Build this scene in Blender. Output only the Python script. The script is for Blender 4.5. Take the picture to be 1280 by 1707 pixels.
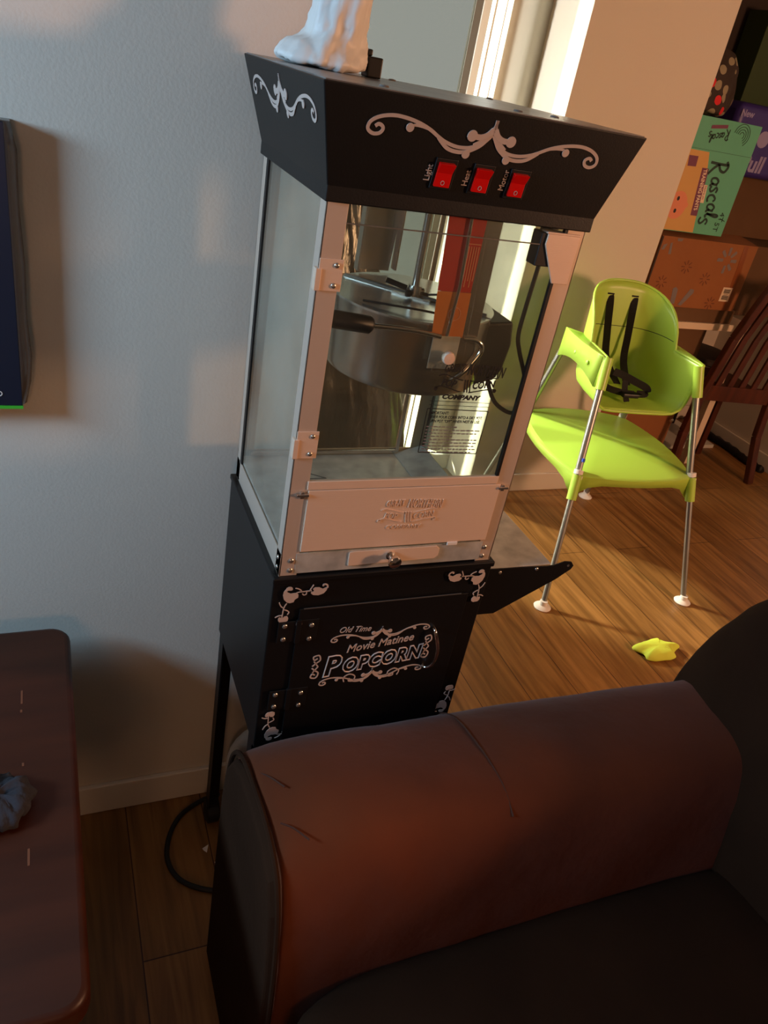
import bpy, bmesh, math, random
from mathutils import Vector, Matrix
random.seed(7)
for o in list(bpy.data.objects): bpy.data.objects.remove(o)
SC = bpy.context.scene
COL = SC.collection
V = Vector
PI = math.pi

# ------------------------------------------------------------------ camera
cam_d = bpy.data.cameras.new('camera')
cam = bpy.data.objects.new('camera', cam_d); COL.objects.link(cam)
FW = V((0.39032392, 0.77126993, -0.50278218))
RT = V((0.91958581, -0.35318156, 0.17211833))
UP = V((0.0448237, 0.52953326, 0.8471041))
M = Matrix((RT, UP, -FW)).transposed().to_4x4()
M.translation = V((-0.28525, -0.86490, 1.58980))
cam.matrix_world = M
cam_d.sensor_fit = 'VERTICAL'; cam_d.sensor_height = 36.0
cam_d.lens = 1283.302 / 1707 * 36.0
cam_d.clip_start = 0.02; cam_d.clip_end = 60
SC.camera = cam

# ------------------------------------------------------------------ world, lights, exposure
SC.view_settings.view_transform = 'Standard'
SC.view_settings.look = 'None'
SC.view_settings.exposure = 0.0
SC.view_settings.gamma = 1.0
SC.view_settings.use_curve_mapping = False
w = bpy.data.worlds.new('sky'); SC.world = w; w.use_nodes = True
w.node_tree.nodes['Background'].inputs[0].default_value = (0.93, 0.97, 0.92, 1)
w.node_tree.nodes['Background'].inputs[1].default_value = 2.2

def area(name, loc, target, size, power, color, sizey=None, spread=PI):
    l = bpy.data.lights.new(name, 'AREA'); l.energy = power; l.color = color
    l.shape = 'RECTANGLE'; l.size = size; l.size_y = sizey or size; l.spread = spread
    o = bpy.data.objects.new(name, l); COL.objects.link(o)
    o.location = loc
    o.rotation_euler = (V(target) - V(loc)).to_track_quat('-Z', 'Y').to_euler()
    return o
# low daylight that enters by the balcony door of the nook
_s = bpy.data.lights.new('daylight', 'SUN'); _s.energy = 42.0; _s.color = (1.0, .95, .78); _s.angle = math.radians(5)
_so = bpy.data.objects.new('daylight', _s); COL.objects.link(_so); _so.location = (-1, 3.4, 1.9)
_so.rotation_euler = V((.70, -.72, -.49)).to_track_quat('-Z', 'Y').to_euler()
# cool light of the television, out of frame on the left
area('television_light', (-1.70, -0.25, 1.68), (.0, 0.379, 1.2), 0.50, 31.0, (0.42, 0.70, 1.0), 0.34)
# warm lamp of the room, right of and behind the sofa
area('room_lamp', (2.8, -1.7, 1.75), (.9, .9, 0.9), 0.35, 60, (1.0, 0.50, 0.27))
area('warm_fill_light', (-.9, -2.8, 1.55), (.0, 0.379, .6), 0.5, 6.5, (1.0, 0.52, 0.28))  # warm fill added behind the viewer to lift the left wall
# unseen fill light added in the nook to brighten the door jamb
area('nook_fill_light', (.172, 1.775, 1.25), (1.4, 1.80, 1.25), 0.22, 15, (1.0, 1.0, .95), 1.5, math.radians(130))

# ------------------------------------------------------------------ materials
def lin(c):
    return tuple(((x/255)/12.92 if x/255 <= .04045 else ((x/255+.055)/1.055)**2.4) for x in c) + (1,)
def mat(name, rgb, rough=.5, metal=0., spec=.5, bump=0., bscale=80., var=0., vscale=6., coat=0., stretch=None, sheen=0.):
    m = bpy.data.materials.new(name); m.use_nodes = True
    nt = m.node_tree; b = nt.nodes['Principled BSDF']
    b.inputs['Base Color'].default_value = lin(rgb)
    b.inputs['Roughness'].default_value = rough
    b.inputs['Metallic'].default_value = metal
    b.inputs['Specular IOR Level'].default_value = spec
    if coat: b.inputs['Coat Weight'].default_value = coat
    if sheen:
        b.inputs['Sheen Weight'].default_value = sheen
        b.inputs['Sheen Roughness'].default_value = .5
    tc = nt.nodes.new('ShaderNodeTexCoord')
    src = tc.outputs['Object']
    if stretch:
        mp = nt.nodes.new('ShaderNodeMapping'); mp.inputs['Scale'].default_value = stretch
        nt.links.new(src, mp.inputs['Vector']); src = mp.outputs['Vector']
    if var:
        n = nt.nodes.new('ShaderNodeTexNoise'); n.inputs['Scale'].default_value = vscale; n.inputs['Detail'].default_value = 4
        nt.links.new(src, n.inputs['Vector'])
        r = nt.nodes.new('ShaderNodeValToRGB')
        c = lin(rgb)
        r.color_ramp.elements[0].position = .3; r.color_ramp.elements[1].position = .7
        r.color_ramp.elements[0].color = tuple(x*(1-var) for x in c[:3]) + (1,)
        r.color_ramp.elements[1].color = tuple(min(1, x*(1+var)) for x in c[:3]) + (1,)
        nt.links.new(n.outputs['Fac'], r.inputs['Fac']); nt.links.new(r.outputs['Color'], b.inputs['Base Color'])
    if bump:
        n2 = nt.nodes.new('ShaderNodeTexNoise'); n2.inputs['Scale'].default_value = bscale; n2.inputs['Detail'].default_value = 5
        nt.links.new(src, n2.inputs['Vector'])
        bp = nt.nodes.new('ShaderNodeBump'); bp.inputs['Strength'].default_value = bump; bp.inputs['Distance'].default_value = .004
        nt.links.new(n2.outputs['Fac'], bp.inputs['Height']); nt.links.new(bp.outputs['Normal'], b.inputs['Normal'])
    return m
def glass(name, tint=(.93, .96, .93), dirt=.08, dirtcol=(150, 150, 135), scale=7., refl=1.0, bump=0.):
    m = bpy.data.materials.new(name); m.use_nodes = True
    nt = m.node_tree; nt.nodes.clear()
    out = nt.nodes.new('ShaderNodeOutputMaterial')
    tr = nt.nodes.new('ShaderNodeBsdfTransparent'); tr.inputs[0].default_value = tuple(tint) + (1,)
    gl = nt.nodes.new('ShaderNodeBsdfGlossy'); gl.inputs['Roughness'].default_value = .02
    lw = nt.nodes.new('ShaderNodeLayerWeight'); lw.inputs['Blend'].default_value = .5
    pw_ = nt.nodes.new('ShaderNodeMath'); pw_.operation = 'POWER'; pw_.inputs[1].default_value = 5
    fr = nt.nodes.new('ShaderNodeMath'); fr.operation = 'MULTIPLY_ADD'; fr.inputs[1].default_value = .6; fr.inputs[2].default_value = .03
    nt.links.new(lw.outputs['Facing'], pw_.inputs[0]); nt.links.new(pw_.outputs[0], fr.inputs[0])
    mx = nt.nodes.new('ShaderNodeMixShader')
    ml = nt.nodes.new('ShaderNodeMath'); ml.operation = 'MULTIPLY'; ml.inputs[1].default_value = refl
    nt.links.new(fr.outputs[0], ml.inputs[0]); nt.links.new(ml.outputs[0], mx.inputs[0])
    nt.links.new(tr.outputs[0], mx.inputs[1]); nt.links.new(gl.outputs[0], mx.inputs[2])
    df = nt.nodes.new('ShaderNodeBsdfDiffuse'); df.inputs[0].default_value = lin(dirtcol)
    mx2 = nt.nodes.new('ShaderNodeMixShader')
    tc = nt.nodes.new('ShaderNodeTexCoord'); n = nt.nodes.new('ShaderNodeTexNoise'); n.inputs['Scale'].default_value = scale; n.inputs['Detail'].default_value = 6
    nt.links.new(tc.outputs['Object'], n.inputs['Vector'])
    mr = nt.nodes.new('ShaderNodeMapRange'); mr.inputs[1].default_value = .3; mr.inputs[2].default_value = .75
    mr.inputs[3].default_value = dirt*.3; mr.inputs[4].default_value = dirt*1.7
    nt.links.new(n.outputs['Fac'], mr.inputs[0]); nt.links.new(mr.outputs[0], mx2.inputs[0])
    nt.links.new(mx.outputs[0], mx2.inputs[1]); nt.links.new(df.outputs[0], mx2.inputs[2])
    nt.links.new(mx2.outputs[0], out.inputs[0])
    return m
def floor_mat():
    m = mat('floor_laminate', (150, 100, 52), rough=.42, spec=.35)
    nt = m.node_tree; b = nt.nodes['Principled BSDF']
    tc = nt.nodes.new('ShaderNodeTexCoord')
    mp = nt.nodes.new('ShaderNodeMapping'); mp.inputs['Rotation'].default_value = (0, 0, PI/2)
    nt.links.new(tc.outputs['Object'], mp.inputs['Vector'])
    br = nt.nodes.new('ShaderNodeTexBrick'); br.inputs['Scale'].default_value = 1.0
    br.inputs['Brick Width'].default_value = 1.2; br.inputs['Row Height'].default_value = .17
    br.inputs['Mortar Size'].default_value = .0016; br.inputs['Mortar Smooth'].default_value = .3
    br.inputs['Color1'].default_value = lin((160, 118, 66)); br.inputs['Color2'].default_value = lin((136, 98, 52))
    br.inputs['Mortar'].default_value = lin((70, 42, 20)); br.offset = .37
    nt.links.new(mp.outputs['Vector'], br.inputs['Vector'])
    mp2 = nt.nodes.new('ShaderNodeMapping'); mp2.inputs['Scale'].default_value = (22, 1.6, 1)
    nt.links.new(tc.outputs['Object'], mp2.inputs['Vector'])
    n = nt.nodes.new('ShaderNodeTexNoise'); n.inputs['Scale'].default_value = 1.6; n.inputs['Detail'].default_value = 8; n.inputs['Distortion'].default_value = .9
    nt.links.new(mp2.outputs['Vector'], n.inputs['Vector'])
    r = nt.nodes.new('ShaderNodeValToRGB'); r.color_ramp.elements[0].position = .32; r.color_ramp.elements[1].position = .68
    r.color_ramp.elements[0].color = (.52, .45, .38, 1); r.color_ramp.elements[1].color = (1.12, 1.05, 1, 1)
    nt.links.new(n.outputs['Fac'], r.inputs['Fac'])
    mx = nt.nodes.new('ShaderNodeMix'); mx.data_type = 'RGBA'; mx.blend_type = 'MULTIPLY'; mx.inputs['Factor'].default_value = 1
    nt.links.new(br.outputs['Color'], mx.inputs['A']); nt.links.new(r.outputs['Color'], mx.inputs['B'])
    nt.links.new(mx.outputs['Result'], b.inputs['Base Color'])
    return m
def dots_mat():
    m = mat('polka_fabric', (52, 38, 28), rough=.8)
    nt = m.node_tree; b = nt.nodes['Principled BSDF']
    tc = nt.nodes.new('ShaderNodeTexCoord')
    vo = nt.nodes.new('ShaderNodeTexVoronoi'); vo.inputs['Scale'].default_value = 21; vo.inputs['Randomness'].default_value = .55
    nt.links.new(tc.outputs['Object'], vo.inputs['Vector'])
    lt = nt.nodes.new('ShaderNodeMath'); lt.operation = 'LESS_THAN'; lt.inputs[1].default_value = .40
    nt.links.new(vo.outputs['Distance'], lt.inputs[0])
    sp = nt.nodes.new('ShaderNodeSeparateColor'); nt.links.new(vo.outputs['Color'], sp.inputs[0])
    r = nt.nodes.new('ShaderNodeValToRGB'); r.color_ramp.interpolation = 'CONSTANT'
    r.color_ramp.elements[0].color = lin((150, 138, 110)); r.color_ramp.elements[1].position = .45; r.color_ramp.elements[1].color = lin((105, 88, 66))
    e = r.color_ramp.elements.new(.68); e.color = lin((215, 30, 35))
    nt.links.new(sp.outputs[0], r.inputs['Fac'])
    mx = nt.nodes.new('ShaderNodeMix'); mx.data_type = 'RGBA'; mx.inputs['A'].default_value = lin((52, 38, 28))
    nt.links.new(lt.outputs[0], mx.inputs['Factor']); nt.links.new(r.outputs['Color'], mx.inputs['B'])
    nt.links.new(mx.outputs['Result'], b.inputs['Base Color'])
    return m
Mt = dict(
    wall=mat('wall_paint', (214, 205, 190), .85, bump=.10, bscale=200, spec=.2),
    white=mat('white_trim', (222, 214, 200), .5),
    curtain=mat('beige_curtain', (182, 176, 160), .9, bump=.15, bscale=120),
    vinyl=mat('window_vinyl', (205, 202, 190), .45),
    dkseal=mat('grey_seal', (98, 96, 88), .6),
    floor=floor_mat(),
    ceil=mat('ceiling_paint', (150, 142, 130), .9),
    blk=mat('black_enamel', (13, 12, 12), .45, spec=.4, bump=.06, bscale=500),
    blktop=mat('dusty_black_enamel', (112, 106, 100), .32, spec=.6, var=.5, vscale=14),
    blkp=mat('black_plastic', (14, 13, 13), .45),
    alu=mat('brushed_aluminium', (214, 192, 172), .45, metal=.4, bump=.05, bscale=60, stretch=(1, 1, 30)),
    alup=mat('brushed_panel', (230, 200, 174), .5, metal=.2, bump=.08, bscale=40, stretch=(1, 30, 30)),
    steel=mat('stainless_steel', (200, 192, 182), .22, metal=.9),
    steelr=mat('scuffed_stainless', (196, 194, 186), .38, metal=.30, var=.25, vscale=30),
    lidst=mat('polished_lid', (238, 234, 226), .22, metal=.8, var=.12, vscale=30),
    chrome=mat('chrome', (225, 220, 215), .12, metal=1.),
    screw=mat('zinc_screw', (215, 208, 195), .25, metal=.9),
    decal=mat('silver_decal', (198, 178, 166), .55, metal=.1),
    red=mat('red_rocker', (215, 14, 10), .22, spec=.6),
    redlab=mat('red_warning_label', (190, 34, 18), .5),
    orrefl=mat('orange_reflection', (214, 120, 40), .5),
    ltxt=mat('label_print', (225, 150, 110), .6),
    ink=mat('black_print', (12, 12, 12), .6),
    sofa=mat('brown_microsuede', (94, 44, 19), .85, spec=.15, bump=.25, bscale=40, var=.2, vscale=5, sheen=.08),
    sofa_shade=mat('shaded_microsuede', (46, 27, 15), .9, spec=.1, bump=.25, bscale=40, var=.2, vscale=5),  # same sofa fabric, with the shade of seat and backrest in its colour
    thread=mat('seam_thread', (70, 36, 20), .9),
    green=mat('lime_plastic', (172, 208, 78), .36, spec=.5, bump=.03, bscale=30),
    alutube=mat('satin_tube', (165, 165, 160), .34, metal=.85),
    cap=mat('white_plastic', (232, 224, 215), .4),
    blue=mat('blue_button', (30, 70, 190), .4),
    strap=mat('black_webbing', (14, 13, 12), .8, bump=.3, bscale=300),
    wood=mat('cherry_wood', (78, 34, 14), .45, spec=.3, var=.3, vscale=5, stretch=(6, 6, 1)),
    dwood=mat('dark_walnut', (62, 27, 12), .42, spec=.35, var=.25, vscale=3, stretch=(1, 8, 1)),
    card=mat('cardboard', (146, 90, 48), .85, bump=.15, bscale=50, var=.08, vscale=4),
    cardd=mat('brown_cardboard', (104, 74, 46), .88, bump=.15, bscale=50, var=.1, vscale=4),
    tape=mat('packing_tape', (138, 76, 36), .3),
    bluegrey=mat('blue_grey_ink', (122, 112, 112), .8),
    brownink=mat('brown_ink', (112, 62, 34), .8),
    mint=mat('mint_print', (92, 172, 138), .6),
    orange=mat('amber_print', (205, 158, 88), .6),
    purple=mat('purple_print', (112, 52, 82), .6),
    dgreen=mat('dark_green_ink', (14, 46, 34), .6),
    cream=mat('cream_print', (228, 206, 178), .6),
    skin=mat('pink_print', (220, 134, 98), .6),
    violet=mat('violet_film', (58, 42, 120), .4),
    lav=mat('lavender_print', (150, 140, 180), .5),
    bag=mat('black_bin_bag', (52, 46, 42), .25, spec=.9, bump=1.0, bscale=22, stretch=(2.2, 2.2, .6)),
    wbag=mat('white_crinkled_plastic', (225, 222, 215), .45, bump=.6, bscale=14),
    navy=mat('navy_print', (26, 34, 50), .35),
    film=mat('dark_plastic_wrap', (92, 84, 78), .2, spec=.7, bump=.4, bscale=14),
    lime=mat('green_line', (70, 190, 50), .5),
    fuzz=mat('grey_fuzz', (46, 46, 52), .95, bump=.8, bscale=60),
    rubber=mat('black_rubber', (16, 15, 15), .6),
    dark=mat('dark_brown_board', (48, 34, 26), .7),
    olive=mat('dark_green_board', (52, 70, 30), .7),
    yel=mat('yellow_green_cloth', (206, 220, 70), .8, bump=.3, bscale=50),
    yelo=mat('ochre_cloth', (196, 150, 30), .8),
    screen=mat('roller_shade', (225, 225, 220), .9),
    dots=dots_mat(),
    amber=glass('amber_film', (.95, .45, .14), .12, (200, 80, 30), 6, .9),
    gfront=glass('front_glass', (.93, .95, .91), .05, (150, 150, 130), 9),
    gside=glass('dusty_side_glass', (.93, .93, .91), .20, (206, 190, 168), 5, 1.0),
    gback=glass('back_glass', (.90, .93, .87), .16, (180, 185, 155), 8),
    gwin=glass('window_glass', (.97, .98, .97), .01),
    gdoor=glass('tinted_door_glass', (.37, .372, .36), .02, (190, 190, 185), 3, 0.),
    clear=glass('clear_film', (.93, .93, .93), .12, (190, 185, 175), 20, 1.0),
)
# ------------------------------------------------------------------ mesh helpers
class Frame:
    def __init__(s, o, u, v):
        s.o = V(o); s.u = V(u).normalized(); s.v = V(v).normalized(); s.n = s.u.cross(s.v)
    def p(s, a, b, c=0.): return s.o + s.u*a + s.v*b + s.n*c
    def sub(s, a, b, ang=0., c=0.):
        ca, sa = math.cos(ang), math.sin(ang)
        return Frame(s.p(a, b, c), s.u*ca + s.v*sa, s.v*ca - s.u*sa)
class MB:
    def __init__(s): s.v = []; s.f = []
    def add(s, vs, fs):
        k = len(s.v); s.v += [V(x) for x in vs]; s.f += [[k+i for i in f] for f in fs]; return s
    def box(s, x0, x1, y0, y1, z0, z1):
        return s.add([(x, y, z) for x in (x0, x1) for y in (y0, y1) for z in (z0, z1)],
            [(0,1,3,2),(4,6,7,5),(0,4,5,1),(2,3,7,6),(0,2,6,4),(1,5,7,3)])
    def fbox(s, fr, a0, a1, b0, b1, c0, c1):
        return s.add([fr.p(x, y, z) for x in (a0, a1) for y in (b0, b1) for z in (c0, c1)],
            [(0,1,3,2),(4,6,7,5),(0,4,5,1),(2,3,7,6),(0,2,6,4),(1,5,7,3)])
    def prism(s, fr, pts, c0, c1):
        n = len(pts)
        vs = [fr.p(a, b, c0) for a, b in pts] + [fr.p(a, b, c1) for a, b in pts]
        return s.add(vs, [list(range(n))[::-1], list(range(n, 2*n))] + [(i, (i+1) % n, n+(i+1) % n, n+i) for i in range(n)])
    def rings(s, rs, cap=True, closed=True):
        n = len(rs[0]); k = len(s.v)
        for r in rs: s.v += [V(x) for x in r]
        for j in range(len(rs)-1):
            for i in range(n if closed else n-1):
                a = k+j*n+i; b = k+j*n+(i+1) % n
                s.f.append([a, b, b+n, a+n])
        if cap and closed:
            s.f.append([k+i for i in range(n)][::-1]); s.f.append([k+(len(rs)-1)*n+i for i in range(n)])
        return s
    def tube(s, pts, r, n=10, smooth=0):
        P = [V(p) for p in pts]
        if smooth: P = cr3(P, smooth)
        R = r if isinstance(r, (list, tuple)) else [r]*len(P)
        if len(R) != len(P): R = [R[int(i*(len(R)-1)/(len(P)-1))] for i in range(len(P))]
        t = (P[1]-P[0]).normalized(); a = t.orthogonal().normalized(); rs = []
        for i, p in enumerate(P):
            t2 = (P[min(i+1, len(P)-1)] - P[max(i-1, 0)]).normalized()
            a = (a - t2*a.dot(t2)).normalized(); b = t2.cross(a)
            rs.append([p + (a*math.cos(2*PI*k/n) + b*math.sin(2*PI*k/n))*R[i] for k in range(n)])
        return s.rings(rs)
    def cyl(s, p0, p1, r0, r1=None, n=24):
        r1 = r0 if r1 is None else r1
        return s.tube([p0, p1], [r0, r1], n)
    def lathe(s, c, prof, n=40, axis=(0, 0, 1)):
        ax = V(axis).normalized(); a = ax.orthogonal().normalized(); b = ax.cross(a); c = V(c)
        return s.rings([[c + ax*z + (a*math.cos(2*PI*k/n)+b*math.sin(2*PI*k/n))*max(r, 1e-5) for k in range(n)] for r, z in prof])
    def stroke(s, fr, pts, wd, c0=0., c1=.0006, smooth=5, taper=False):
        P = cr2(pts, smooth) if smooth and len(pts) > 2 else [tuple(p) for p in pts]
        n = len(P); L = []; R = []
        for i in range(n):
            a = P[max(i-1, 0)]; b = P[min(i+1, n-1)]
            dx, dy = b[0]-a[0], b[1]-a[1]; l = math.hypot(dx, dy) or 1
            h = wd/2
            if taper: h *= .35 + .65*math.sin(PI*min(1, (i+.5)/n))**.6
            L.append((P[i][0]-dy/l*h, P[i][1]+dx/l*h)); R.append((P[i][0]+dy/l*h, P[i][1]-dx/l*h))
        vs = [fr.p(*l, c0) for l in L]+[fr.p(*r, c0) for r in R]+[fr.p(*l, c1) for l in L]+[fr.p(*r, c1) for r in R]
        fs = []
        for i in range(n-1):
            fs += [(2*n+i, 3*n+i, 3*n+i+1, 2*n+i+1), (i, i+1, n+i+1, n+i), (i, 2*n+i, 2*n+i+1, i+1), (n+i, n+i+1, 3*n+i+1, 3*n+i)]
        fs += [(0, n, 3*n, 2*n), (n-1, 3*n-1, 4*n-1, 2*n-1)][:1]
        return s.add(vs, fs)
    def disc(s, fr, a, b, r, c0=0., c1=.0006, n=16, ry=None):
        ry = ry or r
        return s.prism(fr, [(a+r*math.cos(2*PI*k/n), b+ry*math.sin(2*PI*k/n)) for k in range(n)], c0, c1)
def cr3(P, k):
    out = []
    for i in range(len(P)-1):
        p0 = P[max(i-1, 0)]; p1 = P[i]; p2 = P[i+1]; p3 = P[min(i+2, len(P)-1)]
        for j in range(k):
            t = j/k
            out.append(.5*((2*p1)+(p2-p0)*t+(2*p0-5*p1+4*p2-p3)*t*t+(-p0+3*p1-3*p2+p3)*t**3))
    out.append(P[-1]); return out
def cr2(P, k): return [(q.x, q.y) for q in cr3([V((a, b, 0)) for a, b in P], k)]

BASE = {}
def root(name, loc, label, cat, group=None):
    o = bpy.data.objects.new(name, None); COL.objects.link(o); o.location = loc; o.empty_display_size = .05
    o['label'] = label; o['category'] = cat
    if group: o['group'] = group
    BASE[o.name] = V(loc); return o
def part(name, mb, m, parent=None, smooth=False, bevel=0., subsurf=0, label=None, solid=0., seg=2):
    base = BASE[parent.name] if parent else V((0, 0, 0))
    me = bpy.data.meshes.new(name)
    me.from_pydata([tuple(v-base) for v in mb.v], [], mb.f)
    bm = bmesh.new(); bm.from_mesh(me); bmesh.ops.recalc_face_normals(bm, faces=bm.faces); bm.to_mesh(me); bm.free()
    me.materials.append(Mt[m] if isinstance(m, str) else m)
    o = bpy.data.objects.new(name, me); COL.objects.link(o)
    if parent: o.parent = parent
    BASE[o.name] = base
    if smooth:
        me.polygons.foreach_set('use_smooth', [True]*len(me.polygons))
        if smooth != 'all': me.set_sharp_from_angle(angle=math.radians(38))
    if solid:
        md = o.modifiers.new('solidify', 'SOLIDIFY'); md.thickness = solid; md.offset = 0
    if bevel:
        md = o.modifiers.new('bevel', 'BEVEL'); md.width = bevel; md.segments = seg; md.limit_method = 'ANGLE'; md.angle_limit = math.radians(40)
    if subsurf:
        md = o.modifiers.new('subdivision', 'SUBSURF'); md.levels = subsurf; md.render_levels = subsurf
    if label: o['label'] = label
    return o
def thing(name, mb, m, label, cat, group=None, **k):
    xs = [v.x for v in mb.v]; ys = [v.y for v in mb.v]; zs = [v.z for v in mb.v]
    c = V(((min(xs)+max(xs))/2, (min(ys)+max(ys))/2, min(zs)))
    mb.v = [v-c for v in mb.v]
    o = part(name, mb, m, **k); o.location = c; BASE[o.name] = c
    o['label'] = label; o['category'] = cat
    if group: o['group'] = group
    return o
def struct(name, mb, m, **k):
    o = part(name, mb, m, **k); o['kind'] = 'structure'; return o
def text_mb(txt, size, fr, extrude=.0004, shear=0., bold=0., outline=0., align='LEFT', sx=1., space=1.):
    cu = bpy.data.curves.new('t', 'FONT'); cu.body = txt; cu.size = size; cu.shear = shear; cu.offset = bold
    cu.align_x = align; cu.space_character = space; cu.resolution_u = 3
    if outline:
        cu.fill_mode = 'NONE'; cu.bevel_depth = outline; cu.bevel_resolution = 0
    else: cu.extrude = extrude
    ob = bpy.data.objects.new('t', cu); COL.objects.link(ob)
    bpy.context.view_layer.update()
    me = bpy.data.meshes.new_from_object(ob.evaluated_get(bpy.context.evaluated_depsgraph_get()))
    mb = MB(); mb.v = [fr.p(v.co.x*sx, v.co.y, v.co.z) for v in me.vertices]; mb.f = [list(p.vertices) for p in me.polygons]
    bpy.data.objects.remove(ob); bpy.data.curves.remove(cu); bpy.data.meshes.remove(me)
    return mb
def join(*mbs):
    r = MB()
    for m in mbs: r.add(m.v, m.f)
    return r
def noise_mesh(o, strength, size, name='crumple'):
    t = bpy.data.textures.new(name, 'CLOUDS'); t.noise_scale = size; t.noise_depth = 3
    md = o.modifiers.new('displace', 'DISPLACE'); md.texture = t; md.strength = strength; md.texture_coords = 'LOCAL'; md.mid_level = .5

# ================================================================== SETTING
H = 2.45
WX0, WX1, WY0, WY1 = -3.0, 3.33, -3.2, 2.48
struct('floor', MB().box(WX0, WX1+.1, WY0, 2.6, -.04, 0), 'floor')
struct('ceiling', MB().box(WX0, WX1+.1, WY0, 2.6, H, H+.05), 'ceil')
LX = .158
struct('wall_left', MB().box(WX0, LX, .379, .479, 0, H).box(LX-.10, LX, .479, 1.97, 0, H), 'wall')
struct('added_frame', MB().box(LX, LX+.008, 1.64, 1.665, .47, 2.03).box(LX, LX+.008, 1.885, 1.91, .47, 2.03).box(LX, LX+.008, 1.64, 1.91, .45, .475).box(LX, LX+.008, 1.64, 1.91, 2.025, 2.05), 'vinyl')  # unseen frame, added around the nook fill light
struct('wall_far', MB().box(1.401, 1.99, 1.709, 1.99, 0, H).box(LX-.1, 1.401, 1.90, 2.05, 2.40, H).box(1.90, 1.99, 1.99, WY1, 0, H), 'wall')
struct('wall_back', MB().box(1.90, WX1+.1, WY1, WY1+.08, 0, H), 'wall')
struct('wall_right', MB().box(WX1, WX1+.1, WY0, WY1, 0, H), 'wall')
struct('wall_behind', MB().box(WX0, WX1, WY0-.08, WY0, 0, H), 'ceil')
struct('wall_side', MB().box(WX0-.1, WX0, WY0, .479, 0, H), 'ceil')
BH = .087
def baseboard(name, mb): struct(name, mb, 'white', bevel=.003)
baseboard('baseboard_left', MB().box(WX0, LX+.012, .367, .379, 0, BH))
baseboard('baseboard_far', MB().box(1.401, 2.002, 1.697, 1.709, 0, BH))
baseboard('baseboard_right', MB().box(WX1-.012, WX1, WY0, WY1, 0, BH))
baseboard('baseboard_back', MB().box(1.99, WX1, WY1-.012, WY1, 0, BH))

# balcony sliding door in the nook (frame members are children)
WYp = 1.97
win = MB()
win.box(LX, 1.401, WYp-.02, WYp+.06, 2.34, 2.40).box(LX, 1.401, WYp-.05, WYp+.08, 0, .075)
win.box(1.300, 1.401, WYp+.02, WYp+.08, .075, 2.34)
window = struct('window_1', win, 'vinyl', bevel=.004)
def wpart(name, mb, m, **k): return part(name, mb, m, window, **k)
wpart('door_pane', MB().box(.20, 1.101, WYp-.010, WYp-.006, .10, 2.34), 'gdoor')
wpart('seal_strip', MB().box(1.101, 1.128, WYp-.015, WYp+.005, .075, 2.34), 'dkseal')
wpart('door_stile', MB().box(1.128, 1.160, WYp-.018, WYp+.008, .075, 2.34), 'vinyl', bevel=.004)
wpart('door_stile', MB().box(.16, .20, WYp-.035, WYp+.03, .075, 2.34), 'vinyl', bevel=.004)
wpart('mullion', MB().box(1.182, 1.190, WYp, WYp+.006, .075, 2.34), 'vinyl')
wpart('mullion', MB().box(1.224, 1.229, WYp, WYp+.006, .075, 2.34), 'vinyl')
cu_ = []
for k_ in range(41):
    x_ = 1.240+.160*k_/40; cu_.append((x_, -.012+.016*math.sin((x_-1.24)/.16*2*PI*1.25+.4)))
wpart('curtain', MB().prism(Frame((0, WYp-.012, .09), (1, 0, 0), (0, 1, 0)), cu_+[(a, b+.002) for a, b in cu_[::-1]], 0, 2.25), 'curtain', smooth=True)
wpart('pane', MB().box(1.16, 1.24, WYp+.035, WYp+.038, .075, 2.34), 'gwin')

struct('floor_balcony', MB().box(-2.0, 3.2, 2.08, 3.4, -.06, .02), 'vinyl')

# ================================================================== POPCORN CART
CW, CD, CT, CB = .368, .310, .9216, .564
cart = root('popcorn_cart', (CW/2, CD/2, 0), 'tall black metal cart with silver scroll lettering under the glass popcorn machine', 'cart')
body = part('cabinet_box', MB().box(0, CW, .002, CD, CB, CT-.012), 'blk', cart, bevel=.002)
part('top_rim', MB().box(-.002, CW+.002, -.002, CD+.002, CT-.012, CT-.002), 'blk', cart, bevel=.002)
F0 = Frame((0, 0, CT), (1, 0, 0), (0, 0, 1))     # cart front; n = u x v = -y, so +c points to the viewer
door = part('cart_door', MB().fbox(F0, .045, .335, -.350, -.062, -.001, .0030), 'blk', cart, bevel=.001)
part('door_edge_line', MB().fbox(F0, .051, .321, -.0620, -.0605, .0022, .0034), 'alutube', cart)

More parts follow.
